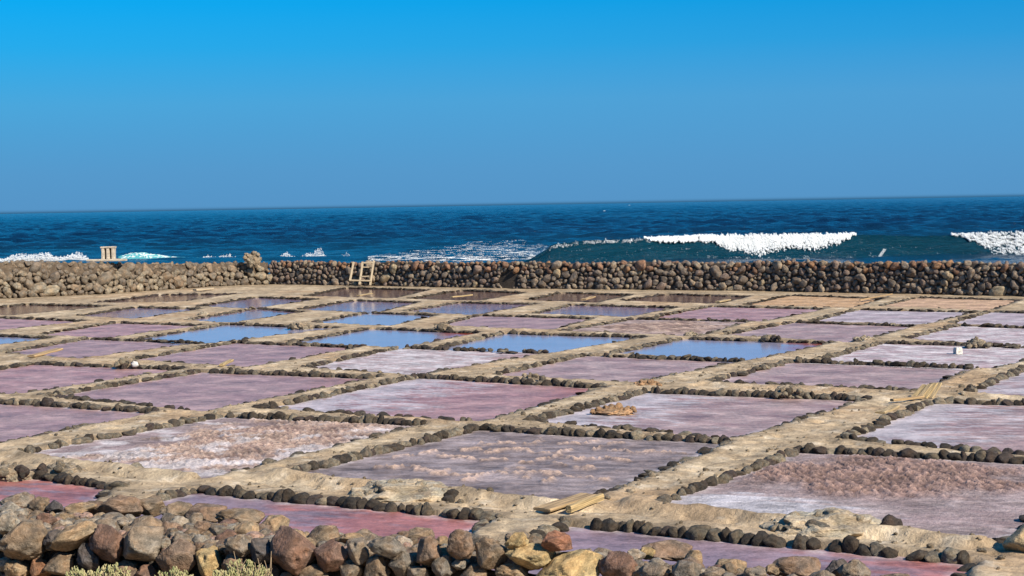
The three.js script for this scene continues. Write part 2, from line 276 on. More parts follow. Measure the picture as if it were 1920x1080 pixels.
// ---------------------------------------------------------------- brine and border stones of every pan
const brineMats = {
  wet: new THREE.MeshPhysicalMaterial({ specularIntensity: .5, vertexColors: true, map: brineMap, bumpMap: brineBump, bumpScale: 0.008, roughness: 0.46 }),
  mud: new THREE.MeshPhysicalMaterial({ specularIntensity: .4, vertexColors: true, map: brineMap, bumpMap: brineBump, bumpScale: 0.016, roughness: 0.62 }),
  clear: std({ vertexColors: true, bumpMap: brineBump, bumpScale: 0.001, roughness: 0.17 }),
  pond: std({ vertexColors: true, bumpMap: brineBump, bumpScale: 0.001, roughness: 0.1 }),
  crust: new THREE.MeshPhysicalMaterial({ specularIntensity: .3, vertexColors: true, map: brineMap, bumpMap: brineBump, bumpScale: 0.03, roughness: 0.9 }),
};
const RIDGES = []; // the curling mud ridges, surveyed on the ground
for (const [k, ...q] of [[.5, 190, 235, 410, 230, 470, 250, 530, 265, 650, 270, 740, 285, 850, 265], [.2, 490, 255, 540, 262, 620, 240], [.6, 560, 160, 620, 175, 700, 180, 790, 190, 900, 190], [.3, 640, 130, 740, 128, 790, 140, 830, 150, 890, 130, 980, 130, 1050, 145, 1200, 150, 1290, 130], [.4, 740, 125, 790, 100, 850, 95, 950, 90, 1060, 105, 1130, 70],
  [.7, 880, 265, 1000, 262, 1100, 268, 1190, 260, 1300, 280, 1480, 300], [.4, 980, 210, 1080, 200], [.9, 960, 238, 990, 243], [.5, 1180, 180, 1240, 165, 1330, 190, 1480, 175, 1600, 195], [.6, 1230, 95, 1320, 100, 1420, 80], [.7, 1430, 130, 1480, 105, 1560, 95], [.3, 1500, 135, 1640, 145, 1760, 150, 1900, 150], [.8, 270, 175, 400, 165, 540, 145], [.3, 1150, 310, 1190, 300], [.2, 1200, 210, 1300, 225, 1400, 240], [.3, 700, 300, 760, 285], [.2, 1100, 185, 1180, 180], [.2, 1060, 268, 1020, 285]])
  for (let i = 0; i + 3 < q.length; i += 2) { const a = P(640 + q[i] / 3, 800 + q[i + 1] / 3, WATER), b = P(640 + q[i + 2] / 3, 800 + q[i + 3] / 3, WATER); RIDGES.push([a.x, a.z, b.x, b.z, k]); }
const WHITE = [.66, .6, .6];
function brineLook(p, x, z, u, v, s) { // -> [height above the water line, colour]
  const n = fbm(x * 0.5 + p.id * 7, z * 0.5, 4), m = fbm(x * 1.7, z * 1.7 + p.id * 3, 3), st = fbm(x * 0.6 + z * 0.25, z * 2.6 - x * 0.9, 4);
  let h = 0, c;
  const edge = ss(-0.32, -0.02, s + 0.12 * m);
  switch (p.t[0]) {
    case 'b': c = mix3([.24, .23, .31], [.27, .255, .34], n + .5); break;
    case 'v': c = mix3([.22, .14, .19], [.28, .19, .24], n + .5); break;
    case 'd': c = mix3([.14, .085, .07], [.2, .125, .1], n + .5); break;
    case 'y': c = mix3(p.t === 'y2' ? [.54, .35, .25] : [.52, .31, .16], [.6, .41, .26], m + .5); h = 0.03 + 0.02 * m; break;
    case 'l': c = mix3([.42, .33, .36], [.52, .45, .47], n + .5 + st * .5); break;
    case 'w': c = mix3(p.t === 'w2' ? [.44, .32, .33] : [.46, .34, .33], WHITE, ss(-.25, .3, st + .4 * m)); h = 0.012 * Math.max(0, m); break;
    case 'k': c = mix3([.38, .2, .185], [.48, .29, .265], n + .5 + st * .6); break;
    case 'p': c = mix3([.345, .205, .195], [.445, .285, .26], n + .5 + st * .6); break;
    case 'r': {
      const red = p.t === 'r' ? ss(-.25, .25, st + .15) : p.t === 'r2' ? ss(.25, .75, u + .5 * st) : ss(.62, .95, u + .3 * st);
      c = mix3(mix3([.33, .22, .24], [.29, .21, .25], n + .5), [.42, .15, .12], red * .85); break;
    }
    case 'o': { // crumbled crust
      const big = p.t === 'o3';
      const zone = p.t === 'o2' ? ss(.62, .3, Math.hypot((u - .42) * 1.05, (v - .68) * 1.5) + .22 * n) : big ? ss(.75, .3, Math.hypot(u - .5, v - .5) + .3 * n) : ss(.1, .35, u + .35 * n) * ss(.02, .12, v + .1 * m) * ss(1.25, .85, u + .2 * n);
      const a = Math.abs(n2(x * 2.6, z * 2.6)), b = Math.abs(n2(x * 5.3 + 8, z * 5.3)), cr = (1 - a) * 0.6 + (1 - b) * 0.4 + .25 * n2b(x * 9, z * 9);
      h = zone * Math.max(0, cr - 0.42) * (p.t === 'o2' ? 0.14 : 0.1);
      c = mix3([.31, .23, .23], [.41, .325, .32], n + .5 + st);
      const warm = p.t === 'o2' ? mix3([.17, .105, .09], [.44, .29, .235], ss(.5, 1, cr)) : mix3([.25, .16, .13], [.6, .43, .33], ss(.4, .95, cr + .4 * n));
      c = mix3(c, warm, zone * .9);
      if (p.t === 'o') c = mix3(c, WHITE, .8 * ss(.0, .4, fbm(x * .7 + 4, z * .7, 3) + .45 * (.5 - v) + .25 * m));
      if (p.t === 'o2') { const w = ss(.58, .22, Math.hypot((u - .25) * 1.3, (v - .13) * 2.8) + .3 * st); c = mix3(c, [.62, .6, .64], w * .75); h += w * .012 * (1 + m); }
      break;
    }
    case 'g': { // plates of mud parted by curling ridges
      
      const inn = ss(-.1, -.4, s); let ri = 0;
      const wx = x + .1 * n2(x * 2.2, z * 2.2) + .05 * n2b(x * 5, z * 5), wz = z + .16 * n2b(x * 1.9, z * 1.9) + .06 * n2(x * 5, z * 5);
      for (const [ax, az, bx, bz, k] of RIDGES) { const ex = bx - ax, ez = bz - az, t = clamp(((wx - ax) * ex + (wz - az) * ez) / (ex * ex + ez * ez)), d = Math.hypot(wx - ax - ex * t, (wz - az - ez * t) * 1.15) / (.045 + .025 * k); if (d < 2.2) ri = Math.max(ri, Math.exp(-d * d) * (.8 + .3 * n2(x * 1.1 + k * 30, z * 1.1))); }
      ri = clamp(ri) * inn;
      h = ri * 0.065 + 0.014 * inn * n2(x * 1.3, z * 1.6) + .008 * m;
      c = mix3([.21, .16, .15], [.35, .28, .275], n + .5 + st * .9);
      c = mix3(c, [.58, .41, .32], ss(.25, .7, ri)); break;
    }
    default: c = mix3([.355, .22, .2], [.485, .34, .305], n + .5 + st * .8);
  }
  if (p.salt) { const w = ss(.18, .5, p.salt * (.75 - u * 1.35) + .75 * st + .25 * n + (v < .35 ? .12 : 0)); c = mix3(c, [.58, .52, .53], w * .75); h += w * .006; }
  if (p.red) c = mix3(c, [.3, .07, .04], p.red * ss(.74, .93, u * .72 + v * .28 + .1 * n));
  if (!'dyb'.includes(p.t[0])) c = mix3(c, WHITE, .55 * edge * ss(-.1, .35, m + .25));
  return [h * ss(0.02, -0.25, s), c];
}
const matOf = (t) => 'b' === t[0] ? brineMats.clear : 'dv'.includes(t[0]) ? brineMats.pond : 'yo'.includes(t[0]) ? brineMats.crust : 'gwl'.includes(t[0]) ? brineMats.mud : brineMats.wet;
let stoneCount = 0;
for (const p of PANS) {
  const base = new THREE.Vector3(p.mid[0], 0, p.mid[1]);
  const pan = thing('salt_pan', p.lab, 'salt pan', base);
  const L = p.c[0], T = p.c[1], R = p.c[2], B = p.c[3], len = (a, b) => Math.hypot(a[0] - b[0], a[1] - b[1]);
  const step = 'og'.includes(p.t[0]) && p.dist < 45 ? 0.05 : clamp(p.dist / 420, 0.075, 0.2), ext = 0.42;
  const wu = (len(L, B) + len(T, R)) / 2, wv = (len(L, T) + len(B, R)) / 2, nu = Math.min(260, Math.ceil(wu / step)), nv = Math.min(260, Math.ceil(wv / step));
  const pos = [], col = [], uv = [], idx = [];
  for (let j = 0; j <= nv; j++) for (let i = 0; i <= nu; i++) {
    const u = i / nu, v = j / nv, U = lerp(-ext / wu, 1 + ext / wu, u), V = lerp(-ext / wv, 1 + ext / wv, v);
    const x = (1 - U) * (1 - V) * L[0] + (1 - U) * V * T[0] + U * V * R[0] + U * (1 - V) * B[0], z = (1 - U) * (1 - V) * L[1] + (1 - U) * V * T[1] + U * V * R[1] + U * (1 - V) * B[1];
    const s = sdPan(p, x, z)[0] + wob(x, z) - grow(p), [h, c] = brineLook(p, x, z, U, V, s);
    pos.push(x - base.x, WATER + h, z - base.z); col.push(...c); uv.push(x / 2.2, z / 2.2);
    if (i < nu && j < nv) { const k = j * (nu + 1) + i; idx.push(k, k + 1, k + nu + 1, k + 1, k + nu + 2, k + nu + 1); }
  }
  const g = new THREE.BufferGeometry(); g.setAttribute('position', new THREE.Float32BufferAttribute(pos, 3)); g.setAttribute('color', new THREE.Float32BufferAttribute(col, 3)); g.setAttribute('uv', new THREE.Float32BufferAttribute(uv, 2)); g.setIndex(idx); g.computeVertexNormals();
  mesh('brine', g, matOf(p.t), pan);
  // stones: [edge, spacing, half height, chance, sink]
  const sz = lerp(1.1, .5, ss(30, 72, p.dist)), near = p.dist < 76, rows = [[0, .22, .085 * sz, .94, -.03], [1, .235, .092 * sz, .99, -.02], [2, .22, .045 * sz, .5, -.03], [3, .25, (p.fs ? .08 : .045) * sz, p.fs ? .8 * Math.min(1, p.fs + .3) : .22, -.015]];
  const far = [], cands = [];
  if (p.t[0] !== 'y' || true) for (const [e, gap, hh, chance, yc] of rows) {
    const a = p.c[e], b = p.c[(e + 1) % 4], l = len(a, b), dx = (b[0] - a[0]) / l, dz = (b[1] - a[1]) / l;
    let ox = dz, oz = -dx; if ((a[0] + b[0]) / 2 * 0 + ((a[0] + ox) - p.mid[0]) ** 2 + ((a[1] + oz) - p.mid[1]) ** 2 < (a[0] - p.mid[0]) ** 2 + (a[1] - p.mid[1]) ** 2) { ox = -ox; oz = -oz; }
    let q = rr(0, .1);
    while (q < l) {
      const w = gap * (rnd() < .1 ? rr(1.2, 1.6) : rr(.6, 1.25)); let x = a[0] + dx * (q + w / 2), z = a[1] + dz * (q + w / 2);
      const clump = n2(x * .35 + e * 20, z * .35) * .3 + chance; // stretches where the row is complete or broken
      const off = grow(p) - wob(x, z) + rr(-.03, .03); x += ox * off; z += oz * off; q += w * .74;
      if (rnd() > clump) continue;
      const v = new THREE.Vector3(x, yc + rr(-.03, .02), z);
      if (!seen(v, 40)) continue;
      cands.push([v, Math.atan2(-dz, dx), w, hh * rr(.8, 1.3), e]);
    }
  }
  cands.sort((a, b) => b[0].z - a[0].z);
  cands.forEach(([v, yaw, w, hh, e], i) => {
    const mat = e === 2 || (e === 3 && !p.fs) ? pick(rnd() < .5 ? dryMats : wetMats) : pick(rnd() < (e === 0 ? .5 : .14) ? dryMats : wetMats);
    const geo = pick(near && i < 300 ? cobbleGeos : tinyGeos);
    const m = new THREE.Mesh(geo, mat); m.position.copy(v).sub(base); m.scale.set(w * .56, hh * rr(.75, 1.2), Math.min(.16, w * rr(.42, .7)));
    m.rotation.set(rr(-.3, .3), yaw + rr(-.4, .4) + (rnd() < .5 ? Math.PI : 0), rr(-.4, .4));
    if (near && i < 300) { m.name = 'border_stone'; m.castShadow = m.receiveShadow = true; pan.add(m); stoneCount++; } else { m.updateMatrix(); far.push([geo.clone().applyMatrix4(m.matrix), mat]); }
  });
  if (far.length) { const m = mesh('border_stone_row', mergeGeometries(far.map((f) => f[0])), wetMats[p.id % 4], pan); m.userData.kind = 'stuff'; }
}

// ---------------------------------------------------------------- packing of stones on a face (u, v), larger ones first
function pack(U, V, sizes, fixed = [], aspect = 1.25, dens = 1) { // returns [u, v, r]
  const out = fixed.map((f) => [...f]), cell = 0.6, grid = new Map(), key = (u, v) => `${Math.floor(u / cell)},${Math.floor(v / cell)}`;
  const put = (o) => { const k = key(o[0] / aspect, o[1]); if (!grid.has(k)) grid.set(k, []); grid.get(k).push(o); };
  out.forEach(put);
  for (const [r0, r1, tries] of sizes) for (let t = 0; t < tries; t++) {
    const r = rr(r0, r1), u = rr(0, U), v = rr(r * .6, V - r * .55), gu = Math.floor(u / aspect / cell), gv = Math.floor(v / cell); let ok = true;
    for (let a = -1; a <= 1 && ok; a++) for (let b = -1; b <= 1 && ok; b++) for (const o of grid.get(`${gu + a},${gv + b}`) ?? []) if (Math.hypot((o[0] - u) / aspect, o[1] - v) < (o[2] + r) * dens) { ok = false; break; }
    if (ok) { const o = [u, v, r]; out.push(o); put(o); }
  }
  return out.slice(fixed.length);
}
// ---------------------------------------------------------------- the sea walls
function seaWall(line, hOf, label, mats, hues, coreCol, opts = {}) {
  const seg = []; let total = 0;
  for (let i = 0; i < line.length - 1; i++) { const a = line[i], b = line[i + 1], l = Math.hypot(b[0] - a[0], b[1] - a[1]); seg.push([total, l, a, b]); total += l; }
  const at = (u) => { const s = seg.find((q) => u <= q[0] + q[1]) ?? seg[seg.length - 1], t = (u - s[0]) / s[1], dx = (s[3][0] - s[2][0]) / s[1], dz = (s[3][1] - s[2][1]) / s[1]; return { x: lerp(s[2][0], s[3][0], t), z: lerp(s[2][1], s[3][1], t), yaw: Math.atan2(-dz, dx), nx: -dz, nz: dx }; };
  const mid = at(total / 2), wall = thing('stone_wall', label, 'stone wall', new THREE.Vector3(mid.x, 0, mid.z)), b = wall.position;
  // core behind the stones
  const N = Math.ceil(total / .5), pos = [], idx = [], uv = [], prof = [[-.02, -.1], [-.1, .5], [-.14, 1], [-.85, 1], [-.95, -.5]];
  for (let i = 0; i <= N; i++) { const u = i / N * total, q = at(u), H = hOf(u / total); prof.forEach(([o, f], k) => { const y = f < 0 ? f : f * (H - .1) + .02 * n2(u * 2, k); pos.push(q.x + q.nx * o - b.x, y, q.z + q.nz * o - b.z); uv.push(u / 2, f * .8 + o * .6); });
    if (i < N) for (let k = 0; k < prof.length - 1; k++) { const a = i * prof.length + k, c = a + prof.length; idx.push(a, c, a + 1, c, c + 1, a + 1); } }
  const g = new THREE.BufferGeometry(); g.setAttribute('position', new THREE.Float32BufferAttribute(pos, 3)); g.setAttribute('uv', new THREE.Float32BufferAttribute(uv, 2)); g.setIndex(idx); g.computeVertexNormals();
  mesh('wall_core', g, std({ color: rgb(...coreCol), map: sandMap, bumpMap: sandBump, bumpScale: .05, roughness: .97, side: THREE.DoubleSide }), wall);
  const fixed = opts.fixed ? opts.fixed(at, total) : [];
  const Hm = 1.0, stones = pack(total, Math.max(hOf(0), hOf(.5), hOf(1)), opts.sizes, fixed, 1.3, .9).filter(([u, v, r]) => v < hOf(u / total) - r * .8);
  const list = [];
  for (const [u, v, r] of stones) {
    const q = at(u), H = hOf(u / total), ledge = opts.ledge ? opts.ledge(v / H) : 0, o = -.04 - v * .06 + ledge, p = new THREE.Vector3(q.x + q.nx * o, v, q.z + q.nz * o);
    list.push({ p, r, q, mat: hues(u / total, v / H), vis: seen(p, 0), px: r / -p.z });
  }
  // top course, uneven
  for (let u = .1; u < total; u += rr(.24, .5)) { const q = at(u), r = rr(.08, .15), o = rr(-.55, -.08), p = new THREE.Vector3(q.x + q.nx * o, hOf(u / total) - .1 - r * .35, q.z + q.nz * o); list.push({ p, r, q, mat: hues(u / total, .99), vis: seen(p, 0), px: r / -p.z * .9 }); }
  list.sort((a, c) => c.vis - a.vis || c.px - a.px);
  const rest = new Map();
  list.forEach((s, i) => {
    const geo = pick(i < 296 && s.vis ? wallGeos : tinyGeos), m = new THREE.Mesh(geo, mats[s.mat]);
    m.position.copy(s.p).sub(b); m.scale.set(s.r * 1.3 * rr(.92, 1.3), s.r * rr(.95, 1.22), s.r * rr(.75, 1)); m.rotation.set(rr(-.2, .2), s.q.yaw + rr(-.35, .35) + (rnd() < .5 ? Math.PI : 0), rr(-.9, .9));
    if (i < 296 && s.vis) { m.name = 'stone'; m.castShadow = m.receiveShadow = true; wall.add(m); }
    else { m.updateMatrix(); if (!rest.has(s.mat)) rest.set(s.mat, []); rest.get(s.mat).push(geo.clone().applyMatrix4(m.matrix)); }
  });
  for (const [k, gs] of rest) { const m = mesh('small_stones', mergeGeometries(gs), mats[k], wall); m.userData.kind = 'stuff'; }
  return { wall, at, total, count: list.length };
}
const wallMats = [rockMat(.25, .195, .15, .02), rockMat(.32, .25, .19, .02), rockMat(.2, .16, .13, .02), rockMat(.4, .31, .22, .02), rockMat(.32, .185, .12, .02), rockMat(.38, .215, .12, .02), rockMat(.29, .21, .165, .02), rockMat(.44, .34, .22, .02)];
const RW = seaWall(RIGHT_WALL, (t) => lerp(1.38, 1.56, t) + .03 * Math.sin(t * 40), 'long dry stone sea wall of dark rounded stones, from the corner to the right edge', wallMats,
  (t, f) => { const w = rnd(); if (f > .66) return w < .3 ? 4 : w < .42 ? 5 : w < .6 ? 6 : w < .8 ? 1 : 3; return w < .3 ? 0 : w < .5 ? 2 : w < .7 ? 6 : w < .86 ? 1 : w < .95 ? 3 : 7; }, [.055, .041, .031],
  { sizes: [[.2, .26, 30], [.14, .18, 380], [.105, .14, 2800], [.078, .105, 7000], [.05, .078, 9000]], fixed: () => [[17.35, .44, .5]] });
{ // the one big pale rock leaning at the foot of the wall
  const p = P(1066, 541, 0), m = mesh('boulder', boulderGeos[3], K.light, RW.wall); p.y = .48; p.z += .02; m.position.copy(p).sub(RW.wall.position); m.scale.set(.46, .52, .3); m.rotation.set(.1, .3, -.15); m.userData.label = 'big pale greenish rock at the foot of the wall';
}
const leftMats = [rockMat(.26, .205, .15, .02), rockMat(.33, .265, .19, .02), rockMat(.22, .175, .135, .02), rockMat(.4, .325, .23, .02), rockMat(.3, .22, .15, .02)];
seaWall(LEFT_WALL, (t) => lerp(2.16, 1.38, ss(0, 1, t)), 'grey brown stone sea wall on the left, with a narrower darker top course', leftMats,
  (t, f) => { const w = rnd(); if (f > .68) return w < .5 ? 2 : w < .8 ? 4 : 0; return w < .34 ? 0 : w < .62 ? 1 : w < .8 ? 2 : w < .92 ? 3 : 4; }, [.13, .095, .065],
  { sizes: [[.24, .3, 60], [.16, .22, 400], [.12, .16, 2200], [.09, .12, 4500], [.06, .09, 4500]], ledge: (f) => f < .68 ? .12 : -.05 });

// ---------------------------------------------------------------- the boulder wall in front
{
  const base = new THREE.Vector3(0, 0, -17.4), wall = thing('boulder_wall', 'rough wall of big brown boulders and grey rubble along the bottom edge', 'stone wall', base);
  const TOP = 1.0;
  { // core
    const N = 90, pos = [], idx = [], uv = [];
    for (let i = 0; i <= N; i++) { const x = lerp(-9, 6, i / N), f = onLine(FRONT_LINE, x), b = onLine(BACK_LINE, x), w = f - b;
      [[f + .0, -.2], [f - .08, .35], [f - .2, TOP - .22], [f - w * .4, TOP - .22], [b + .2, TOP - .3], [b - .02, -.3]].forEach(([z, y], k) => { pos.push(x - base.x, y + .03 * n2(x * 3, k * 2), z - base.z); uv.push(x / 1.5, k * .3); });
      if (i < N) for (let k = 0; k < 5; k++) { const a = i * 6 + k, c = a + 6; idx.push(a, c, a + 1, c, c + 1, a + 1); } }
    const g = new THREE.BufferGeometry(); g.setAttribute('position', new THREE.Float32BufferAttribute(pos, 3)); g.setAttribute('uv', new THREE.Float32BufferAttribute(uv, 2)); g.setIndex(idx); g.computeVertexNormals();
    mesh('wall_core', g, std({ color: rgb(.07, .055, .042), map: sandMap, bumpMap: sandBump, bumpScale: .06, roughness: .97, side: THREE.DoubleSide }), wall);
  }
  const hit = (px, py, off = 0) => { const d = ray(px, py); for (let t = 10; t < 30; t += .01) { const x = d.x * t, z = d.z * t; if (z < onLine(FRONT_LINE, clamp(x, -9, 6)) + off) return new THREE.Vector3(x, EYE + d.y * t, z); } };
  // the boulders one can pick out: x, y, width, height in the survey, tone, tilt
  const face = [[44, 1014, 90, 76, 'greyBrown', 0], [142, 1007, 98, 42, 'tan', .42], [103, 1008, 44, 30, 'dark', .3], [205, 1017, 72, 74, 'redBrown', -.1], [265, 1017, 92, 70, 'grey', .3], [333, 1047, 86, 76, 'brown', .1], [394, 1056, 50, 68, 'yellow', .08],
    [450, 1021, 56, 42, 'grey', -.1], [112, 1058, 62, 46, 'greyBrown', -.1], [34, 1068, 52, 38, 'tan', .1], [74, 1068, 46, 40, 'orange', -.3], [168, 1044, 42, 62, 'dark', .5], [12, 982, 46, 44, 'light', .3], [238, 1070, 50, 34, 'brown', 0], [276, 1076, 44, 36, 'redBrown', 0],
    [548, 1030, 96, 90, 'redBrown', -.06], [488, 1032, 48, 52, 'dark', .6], [622, 1044, 64, 62, 'redBrown', -.2], [673, 1031, 44, 54, 'grey', .1], [727, 1027, 72, 44, 'bluegrey', -.12], [803, 1033, 56, 54, 'brown', .35], [867, 1020, 60, 54, 'brown', -.2], [917, 1040, 64, 60, 'greyBrown', .1],
    [1000, 1043, 94, 54, 'yellow', -.12], [968, 1016, 44, 34, 'yellow', .2], [1043, 1018, 64, 40, 'red', -.15], [1074, 1066, 140, 62, 'yellow', .24], [1163, 1064, 72, 64, 'redBrown', -.1], [707, 1066, 56, 54, 'greyBrown', .1], [755, 1058, 46, 50, 'bluegrey', .2], [787, 1076, 50, 36, 'grey', 0], [832, 1062, 44, 50, 'bluegrey', -.3],
    [888, 1076, 66, 38, 'greyBrown', .1], [963, 1074, 72, 40, 'tan', 0], [655, 1072, 44, 42, 'grey', .2], [863, 1058, 30, 24, 'light', 0], [585, 1076, 60, 36, 'greyBrown', 0], [440, 1062, 48, 44, 'brown', 0], [500, 1076, 60, 36, 'dark', 0], [1230, 1072, 60, 40, 'grey', .1], [1290, 1070, 60, 44, 'bluegrey', -.2]];
  const topB = [[230, 946, 86, 44, 'brown', 0], [287, 942, 62, 40, 'greyBrown', .1], [335, 951, 64, 40, 'greyBrown', 0], [385, 954, 84, 34, 'brown', -.05], [453, 964, 98, 40, 'greyBrown', 0], [517, 977, 66, 38, 'tan', .1], [33, 932, 64, 30, 'grey', 0], [73, 942, 46, 36, 'greyBrown', 0], [103, 945, 42, 28, 'dark', .2],
    [146, 949, 66, 26, 'tan', .1], [180, 944, 60, 28, 'brown', .1], [606, 999, 76, 44, 'greyBrown', 0], [787, 998, 62, 30, 'greyBrown', 0], [973, 1005, 56, 30, 'grey', 0], [1257, 1025, 100, 40, 'brown', -.1], [1370, 1057, 74, 40, 'tan', -.1], [1497, 1058, 108, 48, 'brown', 0], [1573, 1060, 54, 38, 'dark', .1], [1603, 1066, 60, 50, 'grey', 0], [1675, 1082, 76, 24, 'brown', 0],
    [20, 950, 50, 34, 'light', 0], [85, 972, 44, 34, 'redBrown', 0], [320, 970, 42, 36, 'bluegrey', .1], [365, 968, 40, 30, 'grey', 0], [380, 988, 40, 36, 'brown', .2], [412, 990, 40, 30, 'bluegrey', 0], [270, 1000, 40, 26, 'grey', 0], [900, 1006, 40, 24, 'bluegrey', 0], [760, 1000, 36, 26, 'brown', 0], [830, 1010, 34, 26, 'tan', 0],
    [1000, 1008, 36, 22, 'greyBrown', 0], [1090, 1040, 54, 34, 'grey', .2], [1130, 1032, 40, 24, 'grey', 0], [1190, 1036, 40, 28, 'pale', 0], [1215, 1030, 36, 26, 'yellow', 0], [1300, 1040, 44, 34, 'tan', 0], [1340, 1072, 50, 30, 'grey', 0], [1420, 1074, 54, 40, 'grey', 0], [1450, 1062, 34, 28, 'tan', 0], [1540, 1080, 60, 40, 'bluegrey', 0], [1640, 1084, 40, 24, 'grey', 0],
    [660, 1004, 60, 24, 'tan', 0], [700, 1008, 44, 22, 'grey', 0], [735, 1006, 40, 22, 'greyBrown', 0]];
  const occ = [];
  let gi = 0;
  const put = (p, rx, ry, rz, mat, tilt, geo, name) => { const m = new THREE.Mesh(geo, mat); m.position.copy(p).sub(base); m.scale.set(rx, ry, rz); m.rotation.set(rr(-.25, .25), rr(-.35, .35), tilt); m.name = name; m.castShadow = m.receiveShadow = true; wall.add(m); return m; };
  for (const [px, py, w, h, k, tilt] of face) { const p = hit(px, py, -.05), d = -p.z / FOCAL, rx = w / 2 * d * 1.03, ry = h / 2 * d * 1.03; occ.push([p.x, p.y, p.z, Math.max(rx, ry)]); put(p, rx, ry, Math.min(.34, (rx + ry) / 2 * 1.05), K[k], tilt, boulderGeos[gi++ % 12], 'boulder'); }
  for (const [px, py, w, h, k, tilt] of topB) { const p = P(px, py + 7, TOP - .04), d = -p.z / FOCAL, rx = w / 2 * d, ry = h / 2 * d; occ.push([p.x, p.y, p.z, rx * .8]); put(p, rx, ry, rx * .8, K[k], tilt, boulderGeos[(gi++ * 5) % 12], 'boulder'); }
  // rubble between them, the largest pieces first
  const tones = ['grey', 'greyBrown', 'light', 'bluegrey', 'brown', 'grey', 'pale', 'pink', 'tan', 'greyBrown', 'redBrown', 'light'], cand = [];
  for (const [r0, r1, n, k] of [[.12, .17, 70, .85], [.085, .12, 420, .85], [.055, .085, 3600, .82], [.035, .055, 9000, .85]]) for (let i = 0; i < n; i++) {
    const x = rr(-6.6, 4.2), f = onLine(FRONT_LINE, x), b = onLine(BACK_LINE, x), t = rnd(), z = lerp(f - .08, b - .1, t), r = rr(r0, r1), y = TOP - .17 + .1 * Math.sin(Math.PI * t) + .07 * fbm(x * 1.3, z * 1.3, 2) - r * .2 + rr(-.02, .03);
    if (occ.some((o) => Math.hypot(o[0] - x, (o[1] - y) * .6, o[2] - z) < (o[3] * .74 + r) * k)) continue;
    occ.push([x, y, z, r]); cand.push([x, y, z, r]);
  }
  for (const [r0, r1, n] of [[.2, .27, 200], [.13, .2, 900], [.07, .13, 2500]]) for (let i = 0; i < n; i++) { // lower face
    const x = rr(-6.6, 3), f = onLine(FRONT_LINE, x), r = rr(r0, r1), y = rr(.38, .92), z = f - .12;
    if (occ.some((o) => Math.hypot(o[0] - x, o[1] - y, o[2] - z) < (o[3] * .92 + r) * .88)) continue;
    occ.push([x, y, z, r]); cand.push([x, y, z, r]);
  }
  const vis = cand.filter((c) => seen(new THREE.Vector3(c[0], c[1], c[2]), 30)).sort((a, b) => b[3] - a[3]), small = new Map();
  vis.forEach(([x, y, z, r], i) => {
    const k = pick(tones), geo = pick(rubbleGeos), p = new THREE.Vector3(x, y, z);
    if (i < 205) put(p, r * rr(1, 1.35), r * rr(.75, 1.05), r * rr(.9, 1.2), K[k], rr(-.3, .3), geo, 'rubble_stone').rotation.y = rr(0, 6);
    else { const m = new THREE.Matrix4().compose(p.sub(base), new THREE.Quaternion().setFromEuler(new THREE.Euler(rr(-.4, .4), rr(0, 6), rr(-.4, .4))), new THREE.Vector3(r * rr(1, 1.35), r * rr(.75, 1.05), r * 1.1)); if (!small.has(k)) small.set(k, []); small.get(k).push(pick(cobbleGeos).clone().applyMatrix4(m)); }
  });
  for (const [k, gs] of small) { const m = mesh('small_rubble', mergeGeometries(gs), K[k], wall); m.userData.kind = 'stuff'; }
  console.log('rubble', vis.length, 'border stones', stoneCount, 'sea wall', RW.count);
}

// ---------------------------------------------------------------- mud and stone heaps on the paths
const heapGeos = [0, 1, 2, 3].map((i) => rockGeo(i + 300, 16, { cut: 0, rough: 0.2, fine: 0.1 }));
const mudMat = std({ color: rgb(.52, .42, .29), map: rockMap, bumpMap: rockBump, bumpScale: .03, roughness: .97 }), greyMud = std({ color: rgb(.36, .28, .19), map: rockMap, bumpMap: rockBump, bumpScale: .03, roughness: .97 }), orangeMud = std({ color: rgb(.56, .33, .17), map: rockMap, bumpMap: rockBump, bumpScale: .03, roughness: .97 }), whiteMat = std({ color: rgb(.78, .74, .68), map: rockMap, roughness: .9 });
const HEAPS = [ // x, y (foot), width, height in survey pixels, material, stones, label
  [755, 930, 190, 34, mudMat, 5, 'pale crumbling mud heap behind the right end of the red pan'], [1550, 990, 210, 40, mudMat, 5, 'pale crumbling mud heap in front of the large crumb pan'], [25, 892, 70, 26, greyMud, 7, 'stone and mud heap at the left edge above the red pan'],
  [118, 884, 90, 20, greyMud, 6, 'low heap of mud and stones in front of the rubbly orange crust pan'], [238, 686, 44, 18, greyMud, 8, 'heap of grey and white stones on the rim of the left pink pan'], [1000, 713, 46, 16, greyMud, 6, 'small stone heap behind the pink central pan'], [1482, 740, 60, 22, greyMud, 7, 'stone heap between two mauve pans left of the leaning planks'],
  [1830, 648, 42, 16, greyMud, 6, 'dark heap of stones behind the pan with the white block'], [1446, 637, 36, 12, greyMud, 5, 'little stone heap behind the blue pan with the rust corner'], [832, 618, 40, 14, greyMud, 5, 'little stone heap behind the blue pan with the thin red tip'], [566, 614, 40, 14, greyMud, 5, 'little stone heap behind the leftmost bright blue pan'],
  [1150, 770, 84, 10, orangeMud, 0, 'orange mud heap inside the left corner of a mauve pan'], [1213, 721, 48, 11, orangeMud, 0, 'small sandy orange mound on the path right of the pink pan'], [1295, 627, 24, 8, mudMat, 0, 'tiny tan mound behind the rightmost blue pan'], [1620, 637, 44, 8, mudMat, 0, 'tan lump row on the path behind the pale lilac pan'],
  [382, 590, 26, 7, mudMat, 0, 'tiny yellowish mound near the corner of the left sea wall'], [458, 606, 24, 6, mudMat, 0, 'tiny yellowish mound behind the leftmost bright blue pan']];
